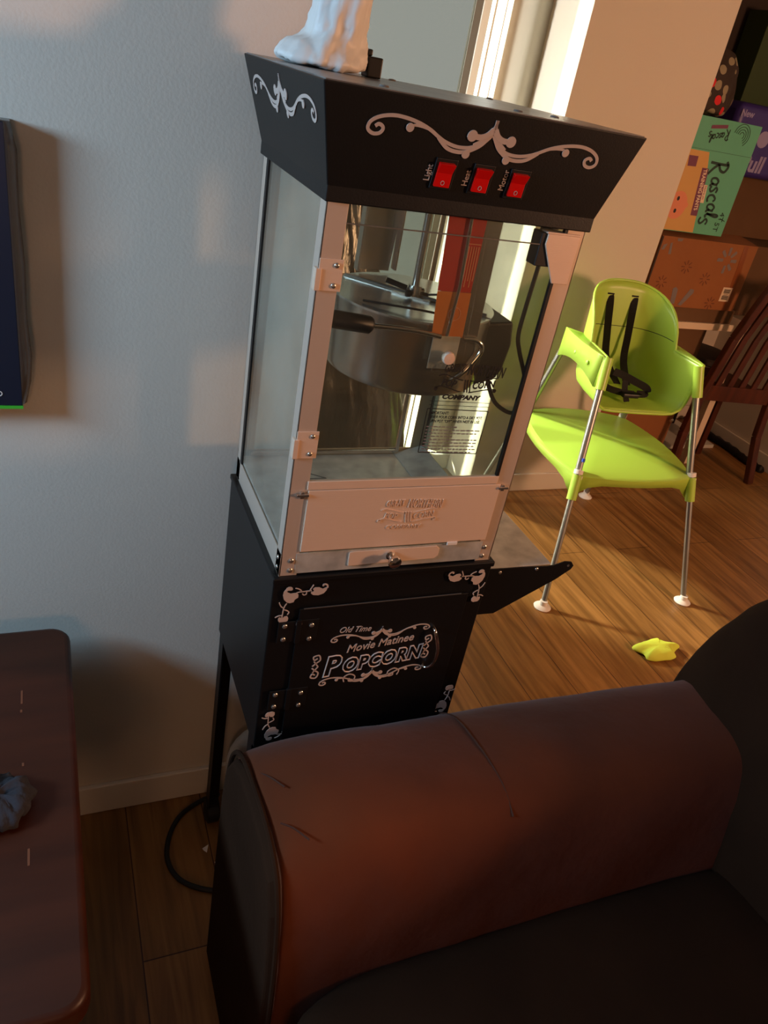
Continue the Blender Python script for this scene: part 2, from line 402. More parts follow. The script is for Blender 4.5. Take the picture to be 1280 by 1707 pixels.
def half_scroll(mb, fr, s=1., mir=1, w=1.):
    S = lambda P: [(a*s*mir, b*s) for a, b in P]
    mb.stroke(fr, S([(-.0006,-.0017),(.0013,-.0076),(.0051,-.0127),(.0122,-.0186),(.0224,-.0236),(.0329,-.0253),(.0438,-.0248),(.0553,-.0221),(.0649,-.0181),(.0765,-.0123),(.0902,-.0076),(.1047,-.0047),(.119,-.0037),(.1318,-.0055),(.1414,-.0093),(.1472,-.0146),(.1477,-.0213),(.1413,-.025),(.1341,-.0238),(.131,-.0198),(.1322,-.0164),(.1367,-.0148),(.1403,-.0174)]), .0038*s*w)
    mb.stroke(fr, S([(.0042,-.0106),(.0113,-.0199),(.0225,-.0271),(.0321,-.0302),(.0433,-.0302),(.0522,-.0278),(.0598,-.0227),(.065,-.0184)]), .0042*s*w, c1=.0007)
    mb.stroke(fr, S([(.0002,.0085),(.0,.0033),(-.0006,-.0016),(.0035,-.0083)]), .0036*s*w, c1=.0008)
    mb.stroke(fr, S([(.0012,-.0014),(.007,-.0082),(.0153,-.0116),(.0247,-.0109)]), .0062*s*w, c1=.0009)
    mb.stroke(fr, S([(.002,-.006),(.007,-.0135),(.0125,-.017),(.02,-.022)]), .006*s*w, c1=.00065)
    mb.stroke(fr, S([(.1008,-.013),(.0965,-.0103),(.0872,-.0104),(.0765,-.0123)]), .0028*s*w, c1=.0007)
    for a, b, r in ((.025, -.0112, .0062), (.0264, -.0316, .0048), (.1008, -.0132, .0046)):
        mb.disc(fr, a*s*mir, b*s, r*s, c1=.0010)
    return mb
LEAF = [[(.0282,-.0215),(.0265,-.0182),(.0227,-.0186),(.0191,-.0206),(.0158,-.0257),(.0152,-.0319),(.0174,-.04),(.0226,-.0461),(.0273,-.0478),(.033,-.0465),(.0344,-.0419),(.0392,-.0385),(.039,-.0329),(.0356,-.0297),(.031,-.0296),(.0265,-.03),(.0217,-.0271),(.0197,-.0237)],
 [(.0838,-.0233),(.0824,-.0296),(.0785,-.0348),(.0708,-.0376),(.062,-.0362),(.0582,-.0326),(.0586,-.0302),(.0631,-.0291),(.0605,-.0249),(.0634,-.022),(.0702,-.0227),(.0759,-.026),(.08,-.0244)],
 [(.0122,-.0763),(.0138,-.0733),(.0193,-.0756),(.0216,-.0726),(.0261,-.0724),(.0283,-.0767),(.0278,-.0816),(.0235,-.0843),(.0156,-.0836),(.0129,-.0805)]]
CURL = [[(.0197,-.0237),(.0224,-.0225),(.0251,-.0227),(.0277,-.0225),(.0269,-.0195),(.0233,-.0185),(.0193,-.0205)],
 [(.0766,-.021),(.0762,-.0186),(.0794,-.0178),(.0828,-.0201),(.0835,-.0249)]]
VINE = [[(.0356,-.0297),(.0406,-.0283),(.0471,-.0282),(.0524,-.028),(.0589,-.0279)],[(.0511,-.0286),(.0511,-.0334),(.0473,-.0346),(.045,-.0319)],[(.0564,-.0284),(.0572,-.0245),(.0608,-.017)],[(.0332,-.0205),(.0386,-.0226),(.043,-.0262)],
 [(.0227,-.0477),(.0201,-.053),(.0188,-.0593),(.0184,-.0673),(.018,-.0754)],[(.0188,-.0593),(.0243,-.0616),(.028,-.0653),(.0259,-.0699)],[(.0108,-.0448),(.0142,-.0523),(.0185,-.056)],[(.0073,-.0733),(.0122,-.0706),(.0174,-.0705)]]
def corner(fr, mx=1, my=1, s=1.):
    mb = MB(); S = lambda P: [(a*mx*s, b*my*s) for a, b in P]
    for l in LEAF: mb.prism(fr, S(l), 0, .0007)
    for c in CURL: mb.stroke(fr, S(c), .0026*s, c1=.0008)
    for c in VINE: mb.stroke(fr, S(c), .0017*s, c1=.0008)
    return mb
part('corner_flourish', corner(F0.sub(0, 0, 0, .002)), 'decal', cart, label='silver leaf flourish, upper left')
part('corner_flourish', corner(F0.sub(CW+.004, .002, 0, .002), -1), 'decal', cart, label='silver leaf flourish, upper right')
part('corner_flourish', corner(F0.sub(0, -.357, 0, .002), 1, -1), 'decal', cart, label='silver leaf flourish, lower left')
part('corner_flourish', corner(F0.sub(CW+.004, -.357, 0, .002), -1, -1), 'decal', cart, label='silver leaf flourish, lower right')
# emblem
E = F0.sub(0, 0, 0, .0034)
em = MB()
t = math.radians(2)
half_scroll(em, E.sub(.190, -.118, t), .58, 1, 1.0); half_scroll(em, E.sub(.190, -.118, t), .58, -1, 1.0)
half_scroll(em, E.sub(.188, -.2085, t), .62, 1); half_scroll(em, E.sub(.188, -.2085, t), .62, -1)
for sx in (-1, 1):
    f2 = E.sub(.188+sx*.036, -.222, 0)
    em.stroke(f2, [(0.012*sx, -.004), (.014*sx, .006), (.004*sx, .012), (-.006*sx, .006), (-.004*sx, -.004), (.004*sx, -.003), (.003*sx, .003)], .0022)
for cx, cz in ((.0855, -.184), (.2805, -.169)):
    for sg in (1, -1):
        em.stroke(E, [(cx-.006, cz+sg*.002), (cx, cz+sg*.008), (cx+.006, cz+sg*.014), (cx+.003, cz+sg*.024), (cx-.006, cz+sg*.022), (cx-.004, cz+sg*.015), (cx+.001, cz+sg*.018)], .0024)
        em.stroke(E, [(cx-.004, cz+sg*.012), (cx+.004, cz), ], .0022, smooth=0)
part('emblem_scrolls', em, 'decal', door)
part('old_time_lettering', text_mb('Old Time', .0165, E.sub(.114, -.117, math.radians(-3)), shear=.35, sx=.86), 'decal', door)
part('movie_matinee_lettering', text_mb('Movie Matinee', .0225, E.sub(.134, -.1615, math.radians(5.2)), shear=.3, sx=.88, bold=.0002), 'decal', door)
pf = math.radians(5)
part('popcorn_lettering', join(text_mb('P', .054, E.sub(.101, -.206, pf), shear=.22, outline=.0014, bold=.0030, sx=.86),
    text_mb('OPCORN', .037, E.sub(.1330, -.2025, pf), shear=.22, outline=.0014, bold=.0026, sx=.80, space=1.17)), 'decal', door)
class Screws:
    def __init__(s): s.l = []
    def emit(s, parent, m='screw', name='screw'):
        for a in s.l:
            q = MB(); screw_head(q, *a); part(name, q, m, parent, smooth=True)
def sh_(S, p, n, r=.0042): S.l.append((p, n, r))
def screw_head(mb, p, n, r=.0042):
    p = V(p); n = V(n)
    mb.lathe(p, [(r, 0), (r, .0008), (r*.8, .0018), (r*.4, .0023), (0, .0024)], 14, n)
for cz in (.0, -.143):
    hg = part('hinge', MB().fbox(F0, .014, .078, -.124+cz, -.083+cz, .002, .0040).fbox(F0, .042, .050, -.126+cz, -.081+cz, .002, .0065), 'blkp', cart, bevel=.0006)
    sm = Screws()
    for a, b in ((.024, -.091), (.067, -.094), (.024, -.117), (.066, -.121)): sh_(sm, F0.p(a, b+cz, .004), F0.n)
    sm.emit(hg)
part('door_catch', MB().disc(F0, .046, -.0885, .005, .003, .005), 'screw', cart)
part('door_handle', MB().tube([F0.p(.2843, -.128, .003), F0.p(.2845, -.131, .014), F0.p(.2935, -.165, .020), F0.p(.294, -.198, .016), F0.p(.287, -.212, .010), F0.p(.281, -.213, .003)], .0028, 12, smooth=6), 'chrome', cart, smooth=True)
# legs: angle bars to the floor with wheel / foot
for i, (lx, ly) in enumerate(((.003, CD-.003), (CW-.003, CD-.003), (.003, .018), (CW-.003, .018))):
    sx = 1 if lx < .2 else -1; sy = -1 if ly > .1 else 1
    leg = MB()
    z0 = .055
    leg.box(min(lx, lx+sx*.028), max(lx, lx+sx*.028), min(ly, ly+sy*.003), max(ly, ly+sy*.003), z0, CB+.02)
    leg.box(min(lx, lx+sx*.003), max(lx, lx+sx*.003), min(ly, ly+sy*.028), max(ly, ly+sy*.028), z0, CB+.02)
    lg = part('leg', leg, 'blk', cart)
    cx, cy = lx+sx*.012, ly+sy*.012
    part('caster', MB().lathe((cx-.016, cy, .028), [(0, 0), (.02, 0), (.028, .004), (.028, .028), (.02, .032), (0, .032)], 24, (1, 0, 0)).box(cx-.014, cx+.014, cy-.012, cy+.012, .05, .062), 'rubber', lg, smooth=True)
# folding side shelf
sh = part('side_shelf', MB().box(CW, .4955, .012, CD-.006, .8925, .8955), 'steelr', cart, bevel=.0008, label='stainless folding shelf on the right side')
for y in (.010, CD-.008):
    BF = Frame((0, y, 0), (1, 0, 0), (0, 0, 1))
    br = part('shelf_bracket', MB().prism(BF, [(CW, .896), (.500, .8925), (.522, .899), (.536, .897), (.5425, .889), (.540, .882), (.514, .862), (.405, .799), (CW, .800)], -.0012, .0012), 'blk', sh)
    sm = Screws(); sh_(sm, (.393, y-.001, .888), (0, -1, 0), .0035); sh_(sm, (.466, y-.001, .8885), (0, -1, 0), .0035)
    sm.emit(br)
    part('bracket_hole', MB().lathe((.531, y-.0011, .890), [(.0025, 0), (.0025, .0006), (0, .0006)], 12, (0, -1, 0)), 'screw', br, smooth=True)

# ================================================================== POPCORN MACHINE
bx0, bx1, by0, by1, HT = .0072, .3613, .0053, .3066, 1.441
pm = root('popcorn_machine', ((bx0+bx1)/2, (by0+by1)/2, CT), 'glass popcorn machine with flared black hood and red switches, standing on the cart', 'popcorn machine')
PB = CT-.002
# hood shell
hood = MB()
def rect(x0, x1, y0, y1, z): return [V((x0, y0, z)), V((x1, y0, z)), V((x1, y1, z)), V((x0, y1, z))]
hx = (.0033, .3644, -.001, .313); tx = (-.022, .388, -.025, .349); tt, hk = 1.5596, 1.4582
hood.rings([rect(*hx, HT), rect(*hx, hk), rect(*tx, tt)])
hd = part('hood', hood, 'blk', pm, bevel=.0015)
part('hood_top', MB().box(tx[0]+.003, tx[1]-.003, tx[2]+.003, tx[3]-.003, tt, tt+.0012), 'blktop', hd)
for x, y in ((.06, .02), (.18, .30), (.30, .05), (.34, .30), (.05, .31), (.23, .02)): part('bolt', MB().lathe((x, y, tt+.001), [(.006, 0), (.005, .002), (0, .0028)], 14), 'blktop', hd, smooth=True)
L = math.hypot(-.025+.001, tt-hk)
HF = Frame((0, hx[2], hk), (1, 0, 0), (0, (-.025+.001)/L, (tt-hk)/L))
HFo = HF.sub(0, 0, 0, .0003)
m1 = half_scroll(MB(), HFo.sub(.1826, .086), 1.0, 1); half_scroll(m1, HFo.sub(.1826, .086), 1.0, -1)
part('hood_scroll', m1, 'decal', hd, label='silver scroll on the front of the hood')
Ls = math.hypot(tx[0]-hx[0], tt-hk)
HS = Frame((hx[0], .349, hk), (0, -1, 0), ((tx[0]-hx[0])/Ls, 0, (tt-hk)/Ls)).sub(0, 0, 0, .0003)
m2 = half_scroll(MB(), HS.sub(.187, .086), 1.0, 1); half_scroll(m2, HS.sub(.187, .086), 1.0, -1)
part('hood_scroll', m2, 'decal', hd, label='silver scroll on the left side of the hood')
for (sx_, sy_), nm in zip(((.1365, .0293), (.1855, .0290), (.2345, .0292)), ('Light', 'Heat', 'Motor')):
    fr = HF.sub(sx_, sy_)
    sw = part('switch_bezel', MB().fbox(fr, -.0135, .0135, -.0175, .0175, -.001, .0022), 'blkp', hd, bevel=.0008)
    rk = MB().prism(Frame(fr.p(-.0098, 0, 0), fr.v, fr.n), [(-.0135, .0015), (-.0135, .0052), (.002, .0038), (.0135, .0082), (.0135, .0015)], 0, .0196)
    rk = part('rocker', rk, 'red', sw, bevel=.0006)
    part('off_mark', MB().stroke(fr, [(.0022*math.cos(a*PI/4), -.0085+.0024*math.sin(a*PI/4)) for a in range(9)], .0006, .0040, .0052, smooth=0), 'decal', sw)
    vf = HFo.sub(sx_-.0185, sy_+.002, PI/2)
    part('switch_lettering', join(text_mb(nm, .0105, vf.sub(-.012, -.003), sx=.9), text_mb('Switch', .006, vf.sub(-.012, -.010), sx=.9)), 'decal', hd)
# aluminium corner posts
pw = .027
def lpost(x, y, sx, sy, z0, z1):
    m = MB()
    m.box(min(x, x+sx*pw), max(x, x+sx*pw), min(y, y+sy*.002), max(y, y+sy*.002), z0, z1)
    m.box(min(x, x+sx*.002), max(x, x+sx*.002), min(y, y+sy*.022), max(y, y+sy*.022), z0, z1)
    return m
for x, y, sx, sy in ((bx0, by0, 1, 1), (bx1, by0, -1, 1), (bx0, by1, 1, -1), (bx1, by1, -1, -1)):
    z0 = PB if sy > 0 else PB
    ps = part('corner_post', lpost(x, y, sx, sy, z0, HT), 'alu', pm, bevel=.0005)
    sm = Screws()
    if sy > 0:
        for z in (.929, .946): sh_(sm, (x+sx*.016, y, z), (0, -1, 0), .0042); sh_(sm, (x, y+sy*.012, z), (-sx, 0, 0), .0036)
        sm.emit(ps)
part('rear_gasket', MB().box(bx0-.0005, bx0+.0026, by1-.032, by1-.022, .957, HT), 'blkp', pm, label='black gasket strip on the left side')
# base rails and tray
FY = Frame((0, by0, 0), (1, 0, 0), (0, 0, 1))
part('base_rail', MB().box(bx0, bx0+.002, by0, by1, PB, .957).box(bx0-.0005, bx0, by0+.02, by1-.02, .955, .9585), 'alu', pm, label='left side base rail')
part('base_rail', MB().box(bx1-.002, bx1, by0, by1, PB, .957), 'alu', pm, label='right side base rail')
part('base_rail', MB().box(bx0, bx1, by1-.002, by1, PB, .970), 'alu', pm, label='rear base rail')
part('crumb_tray', MB().box(bx0+.002, bx1-.002, by0+.004, by1-.003, .926, .930), 'steelr', pm)
tf = Frame((0, 0, .9603), (1, 0, 0), (0, 1, 0))
part('base_deck', MB().box(bx0+.003, .300, by0+.006, by1-.004, .955, .960), 'steelr', pm, bevel=.001)
tri = MB()
for a, b in (((.095, .215), (.140, .215)), ((.140, .215), (.104, .240)), ((.104, .240), (.095, .215))): tri.stroke(tf, [a, b], .002, smooth=0)
part('warning_triangle', tri, 'dkseal', pm)
part('kernel_ledge', MB().add([(.300, by0+.006, .960), (.358, by0+.006, .975), (.358, by1-.004, .975), (.300, by1-.004, .960)], [(0, 1, 2, 3)]), 'steelr', pm, solid=.002)
# lower front: strip, slot plate, knob, drop panel
part('front_strip', MB().fbox(FY, .030, .340, .923, .958, -.002, .0005), 'steelr', pm)
part('slot_plate', MB().prism(FY, [(.112, .931), (.111, .955), (.116, .9565), (.256, .9565), (.262, .951), (.262, .938), (.256, .933)], .0005, .003), 'alup', pm, bevel=.0006)
kb = part('drawer_knob', MB().lathe((.178, by0-.003, .9465), [(.007, 0), (.0075, .003), (.0045, .006), (.004, .012), (.0085, .015), (.0105, .019), (.0100, .023), (.006, .0255), (0, .0262)], 28, (0, -1, 0)), 'chrome', pm, smooth=True)
part('white_clip', MB().fbox(FY, .272, .290, .9575, .9635, .003, .005), 'cap', pm, bevel=.0008)
dp = part('drop_panel', MB().fbox(FY, .034, .341, .9625, 1.0645, 0, .0032), 'alup', pm, bevel=.0006)
# embossed logo builder (letters plus ribbon)
def logo(fr, wdt, th, bold=0.):
    k = wdt/.095; m = MB()
    def T(s, size, a, b, ang=0, sx=1., sh=.15): 
        q = text_mb(s, size*k, fr.sub(a*k, b*k, ang), extrude=th, shear=sh, sx=sx, bold=bold*k); m.add(q.v, q.f)
    T('GREAT', .0150, .009, .047, math.radians(3), .62)
    T('NORTHERN', .0205, .043, .0455, math.radians(-2), .50)
    for dz in (.0, -.016):
        m.stroke(fr, [(a*k, (b+dz)*k) for a, b in ((.003, .041), (.010, .0435), (.022, .041), (.035, .0375), (.040, .037))], .0014*k, 0, th)
        m.stroke(fr, [(a*k, (b+dz)*k) for a, b in ((.052, .036), (.064, .0385), (.078, .0415), (.092, .0425))], .0014*k, 0, th)
    T('POP', .0135, .009, .0285, math.radians(-6), .85)
    T('CORN', .0135, .056, .0255, math.radians(7), .85)
    for a in (.043, .047, .051): m.stroke(fr, [(a*k, .038*k), ((a+.001)*k, .030*k), ((a+.003)*k, .020*k)], .002*k, 0, th)
    m.disc(fr, .003*k, .0235*k, .0028*k, 0, th); m.disc(fr, .091*k, .0245*k, .0028*k, 0, th)
    T('COMPANY', .0088, .015, .010, 0, 1.3, .2)
    return m
part('embossed_logo', logo(FY.sub(.144, .985, math.radians(-1), .0032), .098, .0012, .0), 'alup', dp, label='embossed company lettering')
for x in (.0255, .3455):
    lt = MB().fbox(FY, x-.009, x+.009, 1.0565, 1.0605, .0, .006).fbox(FY, x-.003, x+.003, 1.0525, 1.0635, .0, .004)
    part('panel_latch', lt, 'steel', pm, bevel=.0008)
# glass door with frame
gd = part('glass_door', MB().fbox(FY, .034, .3325, 1.068, 1.4395, -.003, .0), 'gfront', pm, label='front glass door')
part('door_rail', MB().fbox(FY, .032, .334, 1.0655, 1.0785, -.004, .0022), 'alup', gd, bevel=.0006, label='lower metal rail of the door')
part('door_gasket', MB().fbox(FY, .3290, .3335, 1.068, 1.440, -.004, .0016), 'blkp', gd)
part('door_top_edge', MB().fbox(FY, .034, .333, 1.4185, 1.4200, -.0005, .0006), 'steel', gd)
for z0, z1 in ((1.3405, 1.3785), (1.1150, 1.1550)):
    hg = MB().fbox(FY, .0075, .0375, z0, z1, .0005, .0022).fbox(FY, .004, .011, z0, z1-.012, -.008, .0035)
    h = part('door_hinge', hg, 'alup', pm, bevel=.0006)
    sm = Screws(); sh_(sm, FY.p(.029, z1-.007, .0022), FY.n, .0035); sh_(sm, FY.p(.028, z0+.007, .0022), FY.n, .0035)
    sm.emit(h)
lm = part('latch_magnet', MB().fbox(FY, .297, .320, 1.392, 1.434, -.022, .001), 'blkp', pm, bevel=.001)
part('latch_plate', MB().prism(FY, [(.305, 1.4335), (.3535, 1.4335), (.3535, 1.372), (.329, 1.372), (.304, 1.420)], .001, .0035).fbox(FY, .303, .3535, 1.4335, 1.4360, -.012, .0035), 'alup', pm, bevel=.0006, label='angled metal catch plate at the upper right')
pt = join(logo(FY.sub(.1905, 1.194, math.radians(-2), .0002), .100, .0003, .0004))
part('glass_logo', pt, 'ink', gd, label='black company lettering on the glass')
nf = FY.sub(0, 0, 0, .0002)
nt_ = MB()
for a, b in (((.189, 1.189), (.286, 1.185)), ((.286, 1.185), (.284, 1.117)), ((.284, 1.117), (.189, 1.121)), ((.189, 1.121), (.189, 1.189))): nt_.stroke(nf, [a, b], .0012, 0, .0003, smooth=0)
for z in (.0, -.006, ): nt_.stroke(nf, [(.190, 1.2005+z), (.286, 1.1975+z)], .0006, 0, .0003, smooth=0)
part('notice_border', nt_, 'ink', gd)
lines = ['IMPORTANT:', 'NEVER POUR CORN INTO A DRY POT.', 'TURN POT "OFF" WHEN NOT IN USE.']
nl = MB()
for i, s in enumerate(lines):
    q = text_mb(s, .0062, nf.sub(.193, 1.1805-i*.0062, math.radians(-1.5)), extrude=.0002, sx=.80 if i else .85, bold=.00012, shear=.1); nl.add(q.v, q.f)
part('notice_heading', nl, 'ink', gd)
sl = MB()
for i in range(9):
    z = 1.1615-i*.0050; x = .193
    while x < .193+(.045 if i in (0, 3) else .082):
        l = random.uniform(.003, .008); sl.stroke(nf, [(x, z-(x-.193)*.03), (x+l, z-(x+l-.193)*.03)], .0016, 0, .0003, smooth=0); x += l+.0016
part('notice_small_print', sl, 'bluegrey', gd)
# other panes
part('side_pane', MB().box(bx0+.0025, bx0+.0050, by0+.006, by1-.006, .957, HT), 'gside', pm, label='dusty left glass pane')
part('side_pane', MB().box(bx1-.0050, bx1-.0025, by0+.006, by1-.006, .957, HT), 'gback', pm, label='right glass pane')
part('back_pane', MB().box(bx0+.003, bx1-.003, by1-.006, by1-.0035, .96, HT), 'gfront', pm, label='rear glass pane')
for x in (bx0+.001, bx1-.006): part('rear_gasket', MB().box(x, x+.004, by1-.010, by1-.006, .96, HT), 'blkp', pm)
part('rear_door_edge', MB().box(.300, .3065, by1-.010, by1-.006, .965, HT).box(bx0+.02, .300, by1-.010, by1-.006, .963, .969), 'steel', pm)
# kettle
KC = V((.203, .145, 0)); KZ0, KZ1, KR = 1.192, 1.298, .117
kt = part('kettle', MB().lathe((KC.x, KC.y, KZ0), [(0, 0), (KR-.012, 0), (KR-.004, .004), (KR-.001, .012), (KR-.001, .088), (KR, .094), (KR, .106), (KR-.003, .106)], 64), 'steel', pm, smooth=True)
def arcp(r, a0, a1, n=24): return [(KC.x+r*math.cos(math.radians(a0+(a1-a0)*i/n)), KC.y+r*math.sin(math.radians(a0+(a1-a0)*i/n))) for i in range(n+1)]
LF = Frame((0, 0, KZ1), (1, 0, 0), (0, 1, 0))
part('lid', MB().prism(LF, arcp(KR+.002, 135, 313), .0, .003), 'lidst', kt, label='fixed half of the kettle lid')
part('lid', MB().prism(LF, arcp(KR+.002, -43, 131), .0, .003), 'lidst', kt, label='lifting half of the kettle lid')
part('lid_hinge', MB().tube([LF.p(KC.x-.078, KC.y+.082, .005), LF.p(KC.x+.08, KC.y-.078, .005)], .003, 8).fbox(LF.sub(KC.x, KC.y, math.radians(-45)), -.03, .03, -.012, -.006, .003, .006).fbox(LF.sub(KC.x, KC.y, math.radians(-45)), -.03, .03, .006, .012, .003, .006), 'steel', kt, smooth=True)
part('lid_wire', MB().tube([LF.p(KC.x-.095, KC.y-.045, .006), LF.p(KC.x-.03, KC.y-.085, .010), LF.p(KC.x+.02, KC.y-.095, .006)], .0016, 8, smooth=6).tube([LF.p(KC.x+.01, KC.y+.0, .006), LF.p(KC.x+.05, KC.y-.03, .016), LF.p(KC.x+.075, KC.y-.06, .005)], .0016, 8, smooth=6), 'blkp', kt)
part('stirrer_rod', MB().cyl((KC.x, KC.y, KZ1), (KC.x, KC.y, HT), .0055).cyl((KC.x, KC.y, KZ1+.003), (KC.x, KC.y, KZ1+.020), .010).tube([(KC.x-.014, KC.y, KZ1+.012), (KC.x+.014, KC.y, KZ1+.012)], .004, 10), 'steel', pm, smooth=True)
for kx, ky, kz in ((-.014, -.01, .010), (.016, -.004, .006)):
    part('wing_knob', MB().lathe((KC.x+kx, KC.y+ky, KZ1+kz), [(0, -.004), (.005, -.003), (.005, .003), (0, .004)], 12, (1, 0, 0)), 'blkp', pm, smooth=True)
part('stirrer_arm', MB().tube([(KC.x-.040, KC.y+.015, KZ1+.020), (KC.x-.012, KC.y+.002, KZ1+.014)], .004, 8), 'blkp', pm, smooth=True)
# hanger plates
part('kettle_hanger', MB().prism(Frame((0, .262, 0), (1, 0, 0), (0, 0, 1)), [(.150, 1.441), (.215, 1.441), (.208, 1.305), (.160, 1.305)], -.001, .001).box(.150, .153, .245, .262, 1.305, 1.441).box(.211, .214, .245, .262, 1.31, 1.441), 'steel', pm, bevel=.0005, label='rear steel hanger plate of the kettle')
HG = Frame((0, .020, 0), (1, 0, 0), (0, 0, 1))
hgr = part('kettle_hanger', MB().prism(HG, [(.169, 1.441), (.226, 1.441), (.232, 1.30), (.236, 1.237), (.190, 1.237), (.184, 1.30)], -.001, .001).prism(HG, [(.226, 1.441), (.246, 1.441), (.250, 1.237), (.236, 1.237)], -.016, -.0005), 'steel', pm, bevel=.0005, label='front steel hanger plate of the kettle')
part('warning_label', MB().prism(HG, [(.169, 1.440), (.222, 1.440), (.222, 1.347), (.174, 1.347)], .001, .0016), 'redlab', hgr, label='red warning label')
part('amber_reflection', MB().prism(HG, [(.174, 1.3465), (.223, 1.3465), (.225, 1.286), (.179, 1.286)], .001, .0016), 'orrefl', hgr, label='orange room reflection painted on the hanger plate')  # reflection of the orange room in the steel, put in as colour
ll = MB()
for i in range(5): ll.stroke(HG, [(.205+i*.0035, 1.405), (.206+i*.0035, 1.362-(i % 2)*.008)], .0012, .0016, .0020, smooth=0)
ll.stroke(HG, [(.200, 1.408), (.221, 1.408)], .001, .0016, .002, smooth=0)
part('ring_mark', MB().stroke(HG, [(.205+.009*math.cos(a*PI/6), 1.318+.009*math.sin(a*PI/6)) for a in range(13)], .0012, .0016, .002, smooth=0), 'ltxt', hgr)
part('label_print', ll, 'ltxt', hgr)
part('hanger_rib', MB().tube([HG.p(.199, 1.441, .003), HG.p(.203, 1.355, .003), HG.p(.200, 1.289, .003)], .0028, 10), 'chrome', hgr, smooth=True)
part('pivot_plate', MB().fbox(HG, .181, .222, 1.242, 1.288, .0015, .003), 'steelr', hgr, bevel=.001)
part('pivot_knob', MB().lathe(HG.p(.204, 1.262, .003), [(.004, 0), (.004, .006), (.0085, .007), (.009, .011), (.008, .015), (0, .0155)], 24, (0, -1, 0)), 'alup', hgr, smooth=True)
part('tilt_handle', MB().tube([(.090, .017, 1.297), (.150, .016, 1.294), (.190, .014, 1.288)], .0034, 12, smooth=4).tube([(.226, .018, 1.285), (.246, .018, 1.284), (.257, .018, 1.276), (.256, .018, 1.264), (.240, .02, 1.238), (.226, .026, 1.222)], .0040, 12, smooth=6), 'chrome', pm, smooth=True)
part('handle_grip', MB().tube([(.036, .018, 1.303), (.040, .018, 1.3025), (.088, .017, 1.298), (.091, .017, 1.2975)], [.009, .0115, .0115, .009], 18), 'blkp', pm, smooth=True)
part('terminal_box', MB().prism(Frame((0, .10, 0), (1, 0, 0), (0, 0, 1)), [(.292, 1.285), (.345, 1.290), (.351, 1.255), (.346, 1.215), (.335, 1.197), (.300, 1.190), (.275, 1.205)], -.06, .012), 'blkp', pm, bevel=.004)
part('heater_cord', MB().tube([(.343, .06, 1.432), (.342, .06, 1.42)], .012, 14).tube([(.342, .06, 1.42), (.341, .06, 1.41), (.340, .06, 1.40)], .0075, 12).tube([(.341, .06, 1.415), (.338, .055, 1.38), (.332, .05, 1.32), (.329, .045, 1.285), (.335, .04, 1.262), (.350, .03, 1.225), (.354, .025, 1.195), (.350, .025, 1.178), (.338, .03, 1.172), (.318, .04, 1.182), (.308, .05, 1.200), (.306, .06, 1.215)], .0032, 10, smooth=8).lathe((.342, .06, 1.398), [(.0085, 0), (.0085, .003), (.0065, .0035), (.0065, .006), (.0085, .0065), (.0085, .009), (.0065, .0095), (.0065, .012)], 14), 'blkp', pm, smooth=True)

# things on the hood
wb = MB()
rings = []
prof = [(0, .062, .050, .054), (.012, .060, .048, .056), (.028, .052, .040, .060), (.034, .040, .036, .070), (.06, .037, .036, .073), (.12, .036, .036, .077), (.22, .036, .036, .082)]
for dz, rx, ry, cx in prof:
    rings.append([V((cx + rx*math.cos(a*PI/16)*(1+.06*math.sin(a*2.3+dz*30)), .245+ry*math.sin(a*PI/16)*(1+.06*math.cos(a*1.7)), tt+.0015+dz)) for a in range(32)])
wb.rings(rings)
o = thing('plastic_sleeve', wb, 'wbag', 'tall crinkled white plastic sleeve standing at the back left of the machine hood', 'plastic bag', smooth='all', subsurf=2)
noise_mesh(o, .014, .025)
thing('power_adapter', MB().box(.118, .138, .235, .262, tt+.0015, tt+.026).box(.1175, .124, .24, .257, tt+.026, tt+.034), 'blkp', 'small black plug adapter lying on the hood beside the white sleeve', 'adapter', bevel=.002)

# black bin bag behind the machine
bb = MB()
rings = []
for z, rx, ry, cx in ((.0, .18, .17, .38), (.05, .20, .2, .385), (.3, .20, .2, .385), (.6, .20, .19, .385), (.85, .175, .17, .36), (1.05, .135, .15, .33), (1.2, .10, .12, .295), (1.36, .078, .09, .275), (1.48, .06, .06, .27)):
    rings.append([V((cx + rx*math.cos(a*PI/20)*(1+.05*math.sin(a*1.9+z*7)), .80+ry*math.sin(a*PI/20)*(1+.05*math.sin(a*2.7+z*5)), z)) for a in range(40)])
bb.rings(rings)
o = thing('bin_bag', bb, 'bag', 'tall black bin bag standing in the nook behind the popcorn machine', 'bag', smooth='all', subsurf=2)
noise_mesh(o, .045, .06)

# ================================================================== SOFA
sofa = root('sofa', (.55, -.6, 0), 'brown microsuede sofa whose rounded arm stands against the popcorn cart', 'sofa')
prof = [(-.012, .02), (-.010, .30), (-.012, .50), (-.022, .575), (-.050, .625), (-.095, .655), (-.150, .668), (-.205, .675), (-.252, .672), (-.290, .655), (-.315, .610), (-.328, .555), (-.338, .49), (-.345, .40), (-.345, .30), (-.345, .02)]
def ring(x, zs, yo=0., inset=0.):
    r = []
    for y, z in prof:
        cy, cz = -.178, .35
        yy = cy+(y-cy)*(1-inset); zz = z if z < .05 else cz+(z-cz)*(zs)
        r.append(V((x, yy+yo, max(zz, .02))))
    return r
arm = MB()
arm.rings([ring(-.040, .965, 0, .02), ring(-.036, 1.0), ring(-.01, 1.02), ring(.05, 1.055), ring(.12, 1.065), ring(.22, 1.055), ring(.33, 1.03), ring(.36, 1.04), ring(.50, 1.04), ring(.64, 1.02), ring(.78, 1.0), ring(.90, .99), ring(1.02, .99)])
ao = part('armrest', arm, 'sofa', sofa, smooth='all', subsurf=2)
noise_mesh(ao, .012, .16)
part('arm_front_panel', MB().rings([ring(-.052, .93, 0, .05), ring(-.040, .96, 0, .02)]), 'sofa_shade', sofa, bevel=.004, label='dark front panel of the armrest')
